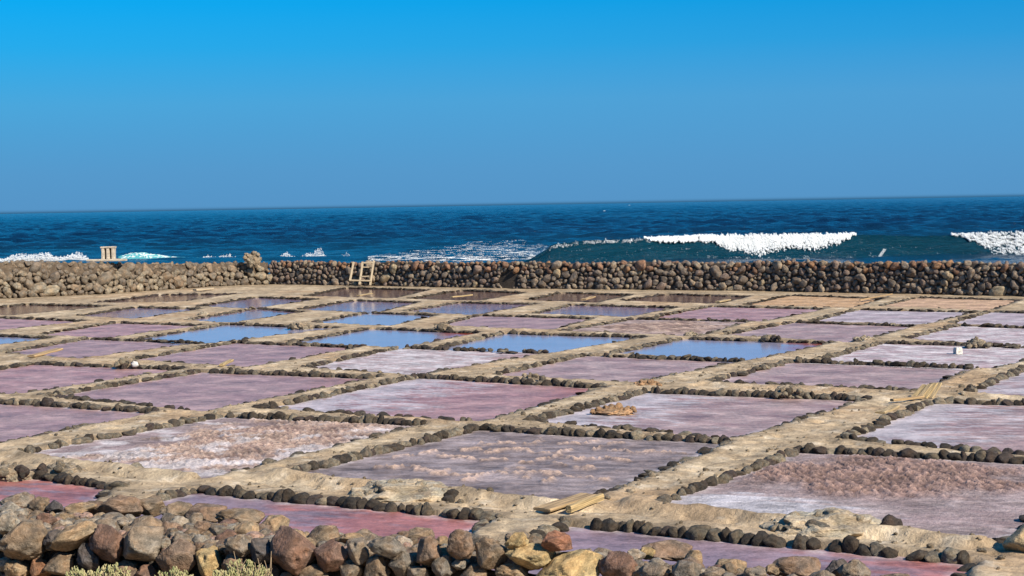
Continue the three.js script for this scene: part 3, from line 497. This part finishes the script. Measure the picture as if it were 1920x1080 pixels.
HEAPS.forEach(([px, py, w, h, mat, n, label], i) => {
  const p = P(px, py, 0), d = -p.z / FOCAL, W = w * d, H = Math.min(h * d, W * .45), t = thing('mud_heap', label, 'heap', p);
  const m = mesh('mound', heapGeos[i % 4], mat, t); m.scale.set(W / 2, H * .9, Math.min(W * .45, .7)); m.position.y = -.03; m.rotation.y = rr(-.3, .3);
  for (let k = 0; k < (px > 1100 || W > 1 ? 22 : 8); k++) { const a = rr(-.5, .5) * W, q = 1 - Math.abs(a) / W * 1.7, r = rr(.03, .09) * clamp(W, .4, 1.2), c = mesh('clod', pick(cobbleGeos), mat, t); c.scale.set(r * 1.2, r, r); c.position.set(a, H * q * rr(.3, .95), (1 - q * .6) * rr(-.1, .4)); c.rotation.set(rr(0, 3), rr(0, 3), 0); }
  for (let k = 0; k < n; k++) { const r = rr(.08, .17) * clamp(W / 1.2, .7, 1.2), a = rr(-.55, .55) * W, s = mesh('stone', pick(cobbleGeos), i === 4 && k > 6 ? whiteMat : pick(rnd() < .5 ? dryMats : wetMats), t); s.scale.set(r, r * .8, r); s.position.set(a, rr(-.02, .04) + H * .3 * rnd() * (W < 1.1 ? 1.6 : .6), rr(.1, .5)); s.rotation.set(rr(0, 3), rr(0, 3), 0); }
});

{ // loose pebbles and crumbs on the paths
  const spots = [];
  for (let i = 0; i < 9000 && spots.length < 2600; i++) { const z = -16 - 34 * Math.pow(rnd(), 1.3), x = rr(-.33, .33) * -z, [h, s] = groundAt(x, z); if (z > onLine(BACK_LINE, clamp(x, -9, 6)) || s < .12 || n2(x * .5 + 3, z * .5) + (s < .4 ? .3 : -.15) < rr(-.4, .8)) continue; spots.push([x, h, z]); }
  const m = new THREE.InstancedMesh(wallGeos[4], rockMat(.34, .27, .19), spots.length), o = new THREE.Object3D(), c = new THREE.Color();
  spots.forEach(([x, h, z], i) => { const r = rr(.012, .03) * (rnd() < .08 ? 2 : 1); o.position.set(x, h + r * .3, z); o.rotation.set(rr(0, 3), rr(0, 6), 0); o.scale.set(r * 1.3, r * .8, r); o.updateMatrix(); m.setMatrixAt(i, o.matrix); const t = rr(.45, 1.3); m.setColorAt(i, c.setRGB(t, t, t)); });
  m.name = 'pebbles'; m.castShadow = m.receiveShadow = true; tag(m, 'loose pebbles and mud crumbs scattered over the sandy paths', 'pebbles'); m.userData.kind = 'stuff'; scene.add(m);
}
// ---------------------------------------------------------------- timber
const woodN = tileNoise(256, 501, [[4, 1], [12, .8], [40, .6]], .3, 3);
const woodMap = tex(256, (i) => { const v = .72 + (woodN[i] - .5) * .8; return [v, v * .97, v * .92]; }, true), woodBump = tex(256, (i) => g1(woodN[i]));
const wood = (r, g, b) => std({ color: rgb(r, g, b), map: woodMap, bumpMap: woodBump, bumpScale: .004, roughness: .85 });
const woodPale = wood(.6, .47, .28), woodYellow = wood(.64, .49, .26), woodGrey = wood(.68, .58, .44), woodTan = wood(.6, .43, .24);
function boardGeo(l, h, d, seed) { // a sawn board along x with worn edges
  const g = new THREE.BoxGeometry(l, h, d, 10, 2, 3), p = g.attributes.position, r = 0.18;
  for (let i = 0; i < p.count; i++) { let x = p.getX(i), y = p.getY(i), z = p.getZ(i); const ey = Math.abs(y) > h * .49, ez = Math.abs(z) > d * .49; if (ey && ez) { y *= 1 - r; z *= 1 - r * .5; } x += .012 * n2(seed + y * 20, z * 20) * (Math.abs(x) > l * .49 ? 1 : 0); y += .008 * n2(x * 1.5 + seed, z); p.setXYZ(i, x, y, z); }
  g.computeVertexNormals(); return g;
}
function plank(a, b, thick, width, mat, label, group) { // from point a to point b
  const t = tag(mesh('wooden_plank', boardGeo(a.distanceTo(b), thick, width, rr(0, 50)), mat), label, 'plank', group);
  t.position.copy(a).lerp(b, .5); const x = b.clone().sub(a).normalize(), up = Math.abs(x.y) > .9 ? new THREE.Vector3(0, 0, 1) : new THREE.Vector3(0, 1, 0), z = x.clone().cross(up).normalize(), y = z.clone().cross(x); t.quaternion.setFromRotationMatrix(new THREE.Matrix4().makeBasis(x, y, z)); return t;
}
const up = (v, h) => { v.y += h; return v; };
plank(up(P(1016, 963), .06), up(P(1104, 944), .13), .05, .34, woodTan, 'wide tan board lying on the path in front of the ridged mud pan');
plank(up(P(1066, 966), .09), up(P(1128, 946), .12), .11, .1, woodYellow, 'thick yellow board lying beside the wide tan board');
[[1712, 745, 1734, 727, 'leftmost of the pale planks leaning in a sheaf on the right path'], [1722, 746, 1744, 727, 'second plank from the left in the leaning sheaf'], [1733, 746, 1754, 728, 'second plank from the right in the leaning sheaf'], [1744, 746, 1762, 729, 'rightmost plank of the leaning sheaf']].forEach(([x0, y0, x1, y1, l], i) => plank(up(P(x0, y0 + 3), .02), up(P(x1, y0 + 1 - 2), 0.26 + .02 * i), .05, .13, i % 2 ? woodPale : woodYellow, l));
plank(up(P(1672, 756), .06), up(P(1730, 751), .08), .06, .14, woodTan, 'flat plank lying at the foot of the leaning sheaf');
plank(up(P(1650, 779), .05), up(P(1678, 768), .07), .06, .22, woodPale, 'short plank lying on the path below the leaning sheaf');
plank(up(P(58, 671), .05), up(P(112, 664), .16), .07, .3, woodTan, 'long board on the path in front of the far left purple pan');
plank(up(P(415, 688), .05), up(P(434, 682), .1), .07, .14, woodYellow, 'short yellow board left of the whitish salt pan');
plank(up(P(365, 547), .1), up(P(398, 545), .12), .1, .35, woodGrey, 'weathered board lying at the foot of the left sea wall');
plank(up(P(846, 560), .08), up(P(884, 557), .1), .06, .2, woodYellow, 'yellow board between the two dark ponds near the ladder');
plank(up(P(672, 557), .08), up(P(696, 554), .1), .06, .2, woodPale, 'pale board on the rim of the pond below the ladder');
plank(up(P(1094, 565), .08), up(P(1112, 562), .14), .06, .3, woodTan, 'tan board right of the pond below the big pale rock');
plank(up(P(1345, 569), .06), up(P(1366, 566), .1), .06, .25, woodPale, 'pale board left of the dry orange pan');
plank(up(P(1612, 566), .08), up(P(1672, 556), .12), .05, .1, woodTan, 'thin pole lying between the two dry orange pans');
{ // sandstone block with its shadow, lower right
  const p = P(1925, 1034), b = tag(mesh('sandstone_block', rockGeo(411, 8, { cut: 9, rough: .08, fine: .03, cutMin: .6 }), std({ color: rgb(.58, .41, .22), map: rockMap, bumpMap: rockBump, bumpScale: .02, roughness: .95 })), 'tan sandstone block at the lower right corner', 'stone block'); b.position.copy(p); b.position.y = .1; b.scale.set(.32, .26, .3);
}
{ const p = P(1796, 664, WATER), b = tag(mesh('salt_block', new THREE.BoxGeometry(.2, .2, .18, 3, 3, 3), whiteMat), 'small white block standing in the pale lilac pan', 'block'); const q = b.geometry.attributes.position; for (let i = 0; i < q.count; i++) q.setXYZ(i, q.getX(i) * (1 - .15 * (q.getY(i) > .09)), q.getY(i) + .02 * n2(q.getX(i) * 9, q.getZ(i) * 9), q.getZ(i) * (1 - .12 * (q.getY(i) > .09))); b.geometry.computeVertexNormals(); b.position.set(p.x, WATER + .1, p.z); b.rotation.y = .3; }
{ // ladder leaning on the wall
  const foot = P(675, 537), t = thing('wooden_ladder', 'weathered wooden ladder frame leaning on the sea wall', 'ladder', foot), D = -foot.z, loc = (px, py, dz) => Pd(px, py, D - .18 + dz).sub(foot);
  const beam = (a, b, w, name) => { const l = a.distanceTo(b), m = mesh(name, boardGeo(l, w, w * .8, rr(0, 40)), woodGrey, t); m.position.copy(a).lerp(b, .5); const x = b.clone().sub(a).normalize(), z = x.clone().cross(new THREE.Vector3(0, .01, 1)).normalize(), y = z.clone().cross(x); m.quaternion.setFromRotationMatrix(new THREE.Matrix4().makeBasis(x, y, z)); return m; };
  beam(loc(656, 527, -.32), loc(663, 492, .12), .15, 'rail'); beam(loc(674, 534, -.42), loc(680, 492, .12), .15, 'rail'); beam(loc(694, 535, -.42), loc(701, 489, .14), .15, 'rail');
  beam(loc(681, 493, .06), loc(699, 492.5, .06), .1, 'rung'); beam(loc(680, 501, -.02), loc(692, 501, -.02), .085, 'rung'); beam(loc(655, 525.5, -.38), loc(696, 526.5, -.38), .11, 'rung'); beam(loc(677, 518.5, -.28), loc(692, 518, -.28), .085, 'rung');
}
{ // concrete slit block and its plinth on the left wall
  const conc = std({ color: rgb(.6, .53, .44), map: sandMap, bumpMap: sandBump, bumpScale: .02, roughness: .95 }), z = LEFT_WALL[2][1] - .55, a = Pd(204, 487, -z), b = Pd(204, 462, -z), t = thing('concrete_block', 'pale concrete block with two upright slits on the left sea wall', 'block', a), H = b.y - a.y, u = -z / FOCAL;
  for (const x of [-9.5, 0, 9.5]) { const m = mesh('pillar', boardGeo(H - .1, 6.4 * u, .45, x), conc, t); m.rotation.z = Math.PI / 2; m.position.set(x * u, (H - .1) / 2, 0); }
  const cap = mesh('cap', boardGeo(27 * u, .1, .5, 3), conc, t); cap.position.y = H - .05;
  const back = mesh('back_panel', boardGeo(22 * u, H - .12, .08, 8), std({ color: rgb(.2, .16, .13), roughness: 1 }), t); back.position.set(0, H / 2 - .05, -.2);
  const q = Pd(200, 484.5, -z - .05), s = tag(mesh('concrete_slab', boardGeo(72 * u, .13, .6, 5), conc), 'low pale concrete slab under the slit block', 'slab'); s.position.copy(q); s.position.z = z + .02;
  s.position.y = a.y - .02;
}
{ // rubble pier further right
  const z = LEFT_WALL[3][1] - .5, a = Pd(474, 488, -z), u = -z / FOCAL, t = thing('stone_pier', 'small rubble stone pier standing on the wall near its corner', 'stone pier', a);
  for (let k = 0; k < 26; k++) { const r = rr(.08, .14), m = mesh('stone', pick(wallGeos), pick([leftMats[1], leftMats[3], leftMats[0], wallMats[7]]), t); m.scale.set(r * 1.2, r, r); const y = rr(-.05, .42); m.position.set(rr(-14, 14 - y * 14) * u, y, rr(-.15, .18)); m.rotation.set(rr(0, 3), rr(0, 3), 0); }
  const c = mesh('mortar_core', heapGeos[1], greyMud, t); c.scale.set(13 * u, .42, .2); c.position.y = .02;
}

// ---------------------------------------------------------------- low shrubs before the boulder wall
{
  const leafA = std({ color: rgb(.26, .25, .11), roughness: .8 }), leafB = std({ color: rgb(.34, .3, .15), roughness: .8 }), leafC = std({ color: rgb(.2, .22, .09), roughness: .8 }), stem = std({ color: rgb(.3, .22, .14), roughness: 1 });
  const leaf = new THREE.SphereGeometry(1, 7, 5);
  [[146, 1082, 62, 46, 'leftmost pale green shrub, below the tan leaning boulder'], [208, 1080, 70, 52, 'pale green shrub below the reddish brown boulder on the left'], [326, 1082, 70, 46, 'yellowish green shrub below the round brown boulder'], [452, 1080, 110, 62, 'widest pale green shrub, right of the yellow slab, with dry twigs']].forEach(([px, py, w, h, label], si) => {
    const d = 17.9 - si * .12, a = Pd(px, py + 18, d), u = d / FOCAL, W = w * u, H = h * u * .8, r = mulberry(900 + si); a.y -= .28; const t = thing('shrub', label, 'shrub', a);
    const gs = [[], [], []], st = [];
    for (let i = 0; i < 46 + w * .5; i++) {
      const ang = r() * 6.283, q = Math.sqrt(r()), tip = new THREE.Vector3(Math.cos(ang) * q * W * .55, .28 + H * (1 - q * q * .55) * (.25 + .8 * r()) - .02, Math.sin(ang) * q * .22), root = new THREE.Vector3(tip.x * .35, 0, tip.z * .35);
      st.push(new THREE.TubeGeometry(new THREE.LineCurve3(root, tip), 1, .004, 4));
      const cl = r() < .45 ? 1 : r() < .7 ? 0 : 2, dir = tip.clone().sub(root).normalize();
      for (let k = 0; k < 9; k++) { const m = new THREE.Matrix4(), off = new THREE.Vector3((r() - .5) * .05, (r() - .75) * .08, (r() - .5) * .05), e = dir.clone().add(new THREE.Vector3((r() - .5) * 1.6, (r() - .2) * .9, (r() - .5) * 1.6)).normalize(), s = .65 + r() * .7; m.compose(tip.clone().add(off), new THREE.Quaternion().setFromUnitVectors(new THREE.Vector3(0, 1, 0), e), new THREE.Vector3(.0062 * s, .019 * s, .0062 * s)); gs[cl].push(leaf.clone().applyMatrix4(m)); }
    }
    if (si === 3) for (let i = 0; i < 9; i++) { const x = (r() - .2) * W * .7; st.push(new THREE.TubeGeometry(new THREE.CatmullRomCurve3([new THREE.Vector3(x * .6, .2, 0), new THREE.Vector3(x, .35 + r() * .15, .05), new THREE.Vector3(x + (r() - .5) * .15, .45 + r() * .2, .02)]), 5, .003, 4)); }
    mesh('stem', mergeGeometries(st), stem, t); [leafB, leafA, leafC].forEach((m, k) => { if (gs[k].length) { const o = mesh('foliage', mergeGeometries(gs[k]), m, t); o.userData.kind = 'stuff'; } });
  });
}

// ---------------------------------------------------------------- the sea
function swell(x, z, cell) {
  const k = (l) => ss(.9, 2.6, l / cell); let h = 0;
  h += .5 * n2(x / 95 + z / 300, z / 42) * k(42); h += .5 * (1 - 2 * Math.abs(n2b(x / 42 - z / 160, z / 17 + 3))) * k(17);
  h += .44 * (1 - 2 * Math.abs(n2(x / 19 + 7, z / 8.5))) * k(8.5); h += .26 * n2b(x / 8, z / 4) * k(4); h += .1 * n2(x / 3.4, z / 1.9) * k(1.9);
  return h * lerp(.3, 1, ss(215, 330, -z));
}
{
  const ds = [104, 120, 140, 160]; let d = 172; while (d < 9000) { ds.push(d); d *= 1.0038; } ds.push(9500);
  const an = []; for (let a = -1.25; a < -.34; a += .06) an.push(a); for (let i = 0; i <= 330; i++) an.push(lerp(-.33, .33, i / 330)); for (let a = .37; a < 1.26; a += .06) an.push(a);
  const nx = an.length, nz = ds.length, pos = new Float32Array(nx * nz * 3), uv = new Float32Array(nx * nz * 2), col = new Float32Array(nx * nz * 3), idx = [];
  for (let j = 0; j < nz; j++) for (let i = 0; i < nx; i++) { const D = ds[j], x = Math.tan(an[i]) * D, k = j * nx + i, cell = Math.max(D * .0034, .4); pos.set([x, SEA + swell(x, -D, cell), -D], k * 3); uv.set([x / 14, D / 14], k * 2);
    const b = ss(-.4, .5, fbm(x / 160, D / 60, 3)), near = ss(420, 190, D); col.set(mix3(mix3([.002, .012, .036], [.0035, .022, .058], b), [.003, .028, .05], near * .7), k * 3); if (i < nx - 1 && j < nz - 1) idx.push(k, k + 1, k + nx, k + 1, k + nx + 1, k + nx); }
  const g = new THREE.BufferGeometry(); g.setAttribute('position', new THREE.BufferAttribute(pos, 3)); g.setAttribute('uv', new THREE.BufferAttribute(uv, 2)); g.setAttribute('color', new THREE.BufferAttribute(col, 3)); g.setIndex(idx); g.computeVertexNormals();
  const m = mesh('sea', g, new THREE.MeshPhysicalMaterial({ vertexColors: true, roughness: .16, ior: 1.33, bumpMap: seaBump, bumpScale: .25, specularIntensity: .45 })); m.userData.kind = 'structure';
}
const foamGeos = [rockGeo(500, 0, { cut: 0, rough: .3, fine: .14 })];
const sprayMat = std({ color: rgb(.75, .78, .8), roughness: 1, transparent: true, opacity: .5 });
const thinMat = std({ color: rgb(.68, .73, .75), roughness: 1, transparent: true, opacity: .62 });
const foamMat = std({ color: rgb(.7, .72, .73), roughness: 1 });
function foam(points, name, parent, base, mat = foamMat) { // points: [x, y, z, r, flat]
  const m = new THREE.InstancedMesh(foamGeos[0], mat, points.length), o = new THREE.Object3D();
  points.forEach(([x, y, z, r, flat = 1], i) => { o.position.set(x - base.x, y - base.y, z - base.z); o.rotation.set(rr(0, flat < .6 ? .2 : 3), rr(0, 6), rr(0, flat < .6 ? .2 : 3)); o.scale.set(r * rr(.8, 1.4), r * flat * rr(.7, 1.1), r * rr(.8, 1.2)); o.updateMatrix(); m.setMatrixAt(i, o.matrix); });
  m.name = name; m.castShadow = m.receiveShadow = true; m.userData.kind = 'stuff'; parent.add(m); return m;
}
const waveMat = new THREE.MeshPhysicalMaterial({ color: rgb(.0025, .034, .058), roughness: .2, ior: 1.33, bumpMap: seaBump, bumpScale: .16, specularIntensity: .35 });
const turq = new THREE.MeshPhysicalMaterial({ color: rgb(.08, .33, .36), roughness: .4, ior: 1.33, bumpMap: seaBump, bumpScale: .05 });
const lut = (a, x) => { if (x <= a[0][0]) return a[0][1]; for (let i = 0; i < a.length - 1; i++) if (x <= a[i + 1][0]) return lerp(a[i][1], a[i + 1][1], (x - a[i][0]) / (a[i + 1][0] - a[i][0])); return a[a.length - 1][1]; };
const PROF0 = [[5.4, -.3], [4, -.05], [2.9, .1], [2.1, .26], [1.45, .46], [.9, .69], [.45, .88], [.12, .98], [-.3, 1], [-1.6, .96], [-4.5, .74], [-9, .42], [-15, .14], [-22, -.25]];
const PROF = []; for (let i = 0; i < PROF0.length - 1; i++) for (let k = 0; k < 4; k++) { const t = k / 4, a = PROF0[Math.max(0, i - 1)], b = PROF0[i], c = PROF0[i + 1], d = PROF0[Math.min(PROF0.length - 1, i + 2)]; PROF.push([0, 1].map((j) => .5 * (2 * b[j] + (c[j] - a[j]) * t + (2 * a[j] - 5 * b[j] + 4 * c[j] - d[j]) * t * t + (3 * b[j] - a[j] - 3 * c[j] + d[j]) * t * t * t))); }
const CREST = 32;
function wave(label, crest, D, mat, scale = 1) { // crest: survey pixels along the top of the wave
  const pts = crest.map(([x, y]) => Pd(x, y, D)), base = new THREE.Vector3(pts[Math.floor(pts.length / 2)].x, SEA, -D), t = thing('breaking_wave', label, 'wave', base), N = 420, pos = [], uv = [], idx = [], x0 = crest[0][0], x1 = crest[crest.length - 1][0];
  const at = (px, f) => { const c = Pd(px, lut(crest, px), D + 3 * Math.sin(px / 240 + 1) - 1), H = c.y - SEA; return [c.x + .3 * n2(px / 40, f * 4), H, c.z]; };
  for (let i = 0; i <= N; i++) { const px = lerp(x0, x1, i / N), [x, H, z] = at(px, 0), e = Math.min(1, Math.min(i, N - i) / 26); PROF.forEach(([o, f], k) => { const y = f * H * e + .07 * n2(x / 3, k * .42) + .035 * n2b(x / .9, k * .7) - (1 - e) * .5; pos.push(x - base.x, y, z + o * scale * (1 + .12 * n2(x / 9, k * .08)) - base.z); uv.push(x / 9, k * .055); }); if (i < N) for (let k = 0; k < PROF.length - 1; k++) { const a = i * PROF.length + k, c = a + PROF.length; idx.push(a, c, a + 1, c, c + 1, a + 1); } }
  const g = new THREE.BufferGeometry(); g.setAttribute('position', new THREE.Float32BufferAttribute(pos, 3)); g.setAttribute('uv', new THREE.Float32BufferAttribute(uv, 2)); g.setIndex(idx); g.computeVertexNormals(); mat.side = THREE.DoubleSide;
  mesh('wave_face', g, mat, t);
  const front = (px, y) => { const [x, H, z] = at(px, 0), f = clamp((y - SEA) / H, 0, 1); for (let k = 2; k < CREST; k++) if (PROF[k + 1][1] >= f) { const q = (f - PROF[k][1]) / (PROF[k + 1][1] - PROF[k][1]); return [x, SEA + f * H, z + lerp(PROF[k][0], PROF[k + 1][0], clamp(q)) * scale]; } return [x, SEA + f * H, z]; };
  return { t, base, front };
}
{ // the big breaker on the right
  const crest = [[940, 489], [985, 478], [1010, 468], [1045, 458], [1080, 453], [1110, 451], [1215, 447], [1330, 442], [1420, 441], [1600, 440], [1700, 443], [1790, 442], [1860, 437], [1960, 435], [2200, 437], [2420, 450]], D = 193;
  const w = wave('large dark teal wave breaking white beyond the right sea wall', crest, D, waveMat), pts = [];
  const low = [[1205, 446], [1225, 453], [1300, 453], [1340, 456], [1354, 467], [1385, 473], [1415, 481], [1450, 471], [1485, 466], [1530, 469], [1570, 456], [1602, 440]], low2 = [[1786, 440], [1820, 452], [1850, 474], [1900, 484], [1960, 488], [2300, 488]];
  for (const [L, n, dens] of [[low, 130000, 1], [low2, 110000, .8]]) for (let i = 0; i < n; i++) {
    const px = rr(L[0][0], Math.min(2150, L[L.length - 1][0])), yt = lut(crest, px) - 2 - 5 * n2(px / 22, 5) * n2(px / 7, 1) - 1.5 * n2(px / 3, 2), yb = lut(L, px), f = rnd(), py = lerp(yt, yb + 3 * n2(px / 9, 7), f); const hole = dens < 1 ? fbm((px + py * 1.5) / 26, (py - px * .3) / 7, 4) : fbm(px / 15, py / 13, 4);
    if (rnd() > (.04 + .96 * ss(dens < 1 ? .3 : .62, dens < 1 ? -.3 : .3, hole + f * .12)) * ss(1.02, .55, f + .3 * n2b(px / 5, py / 5)) * ss(-.02, .16, f + .08 * n2(px / 4, 1))) continue;
    const ray0 = Pd(px, py, D), q = w.front(px, ray0.y), r = rr(.018, .05); pts.push([q[0], ray0.y + rr(-.05, .08), q[2] + rr(-.1, .35) , r]);
  }
  for (let i = 0; i < 3000; i++) { const px = rr(1030, 1225); if (fbm(px / 25, 3, 3) < rr(-.35, .7)) continue; const yt = lut(crest, px), py = yt + 2 + 7 * n2(px / 12, 2) * n2(px / 5, 4) + rr(-1, 1) * 2.5, q = w.front(px, Pd(px, py, D).y); pts.push([q[0], Pd(px, py, D).y, q[2] + .12, rr(.01, .026)]); }
  for (let i = 0; i < 5000; i++) { const px = rr(1060, 1900), py = rr(462, 487), q = w.front(px, Pd(px, py, D).y), v = 1 - Math.abs(fbm(q[0] / 5 + py / 14, py / 22, 4)) * 12; if (v < rr(.0, 1.6)) continue; pts.push([q[0], Pd(px, py, D).y, q[2] + .04, rr(.01, .025)]); }
  foam(pts, 'foam', w.t, w.base);
  // torn spray at the foot, just over the wall
  const sp = []; for (let i = 0; i < 5000; i++) { const px = rr(1100, 1900), q = n2(px / 16, 20); if (q < .15) continue; const py = 487 - Math.abs(rr(-1, 1)) * rr(0, 12) * q, p = Pd(px, py, 190); sp.push([p.x, p.y, p.z, rr(.012, .03)]); }
  for (let i = 0; i < 500; i++) { const f = rnd(), p = Pd(1645 + f * 14 + rr(-3, 3), 487 - f * 20, 190); sp.push([p.x, p.y, p.z, rr(.012, .03)]); }
  foam(sp, 'spray', w.t, w.base, sprayMat);
}
{ // small breakers on the left
  const a = wave('turquoise wavelet just right of the slit block', [[205, 489], [225, 480], [245, 475], [268, 474], [295, 478], [330, 483], [380, 490]], 226, turq, .5), pa = [];
  for (let i = 0; i < 14000; i++) { const px = rr(228, 345), yt = lut([[225, 480], [245, 475], [268, 474], [295, 478], [330, 483], [345, 485]], px), py = yt + Math.abs(rr(-1, 1)) ** 2 * 8, q = a.front(px, Pd(px, py, 226).y); if (fbm(px / 8, py / 3, 3) > rr(-.1, .5)) pa.push([q[0], Pd(px, py, 226).y, q[2], rr(.012, .035)]); }
  foam(pa, 'foam', a.t, a.base);
  const strip = (label, top, n, D, r0, r1) => { const c = Pd((top[0][0] + top[top.length - 1][0]) / 2, 487, D); c.y = SEA; const t = thing('surf', label, 'surf', c), pts = []; for (let i = 0; i < n * 28; i++) { const px = rr(top[0][0], top[top.length - 1][0]), yt = lut(top, px), f = rnd(), py = lerp(yt, 491, f) + 2 * n2(px / 4, 3) - 2.5 * (1 - f) * Math.abs(n2(px / 1.3, 8)); if (fbm(px / 9, py / 5, 3) > rr(-.15, .35) + f * .35 || rnd() > .25 + f) continue; const p = Pd(px, py, D + rr(-1.5, 1.5)); pts.push([p.x, p.y, p.z, rr(.012, .036)]); } const cut = Math.floor(pts.length * .55); foam(pts.slice(0, cut), 'foam', t, c); foam(pts.slice(cut), 'spray', t, c, sprayMat); };
  strip('white surf topping the left sea wall, left of the slit block', [[-40, 490], [10, 486], [20, 480], [35, 477], [60, 478], [72, 476], [92, 475], [100, 482], [120, 482], [135, 478], [146, 472], [156, 478], [166, 485]], 1300, 228, .1, .3);
  strip('low white surf between the slit block and the stone pier', [[372, 489], [382, 483], [392, 480], [402, 484], [418, 480], [432, 478], [446, 485], [458, 489]], 500, 226, .09, .24);
  strip('jagged splash of white spray right of the stone pier', [[516, 489], [528, 478], [536, 472], [546, 482], [562, 484], [578, 474], [588, 476], [594, 467], [602, 466], [608, 479], [618, 486]], 460, 224, .06, .19);
  strip('small white splash behind the wall left of the ladder', [[634, 489], [642, 479], [650, 476], [658, 483], [700, 484], [706, 478], [714, 485], [724, 489]], 160, 222, .05, .14);
}
{ // churned streaks of foam lying on the water left of the breaker
  const c = P(880, 474, SEA), t = thing('foam_patch', 'churned white foam streaks on the water left of the big wave', 'foam', c), pts = [];
  for (let i = 0; i < 200000; i++) { const px = rr(690, 1040), py = rr(457, 489), top = lut([[690, 484], [740, 478], [790, 474], [860, 463], [900, 457], [960, 457], [1000, 462], [1040, 466]], px); if (py < top) continue; const p = P(px, py, SEA), v = 1 - Math.abs(fbm(p.x / 4.5, p.z / 3.2, 3)) * 7 + .5 * n2(p.x / 9, p.z / 14) + (py > 484 ? .5 : 0); if (v < rr(.1, 1.25)) continue; pts.push([p.x, SEA + swell(p.x, p.z, .8) + .02, p.z, rr(.014, .04), .4]); }
  foam(pts, 'foam', t, c);
  [[1180, 385, 3, 'tiny distant whitecap near the horizon right of centre'], [1133, 397, 3, 'little distant whitecap below the horizon']].forEach(([px, py, w, label]) => { const p = P(px, py, SEA), t2 = thing('whitecap', label, 'whitecap', p), q = []; for (let i = 0; i < 40; i++) q.push([p.x + rr(-1, 1) * w * -p.z / FOCAL * .5, SEA + rr(.3, .8), p.z + rr(-2, 2), rr(.08, .2), .6]); foam(q, 'foam', t2, p); });
}

renderer.render(scene, camera);
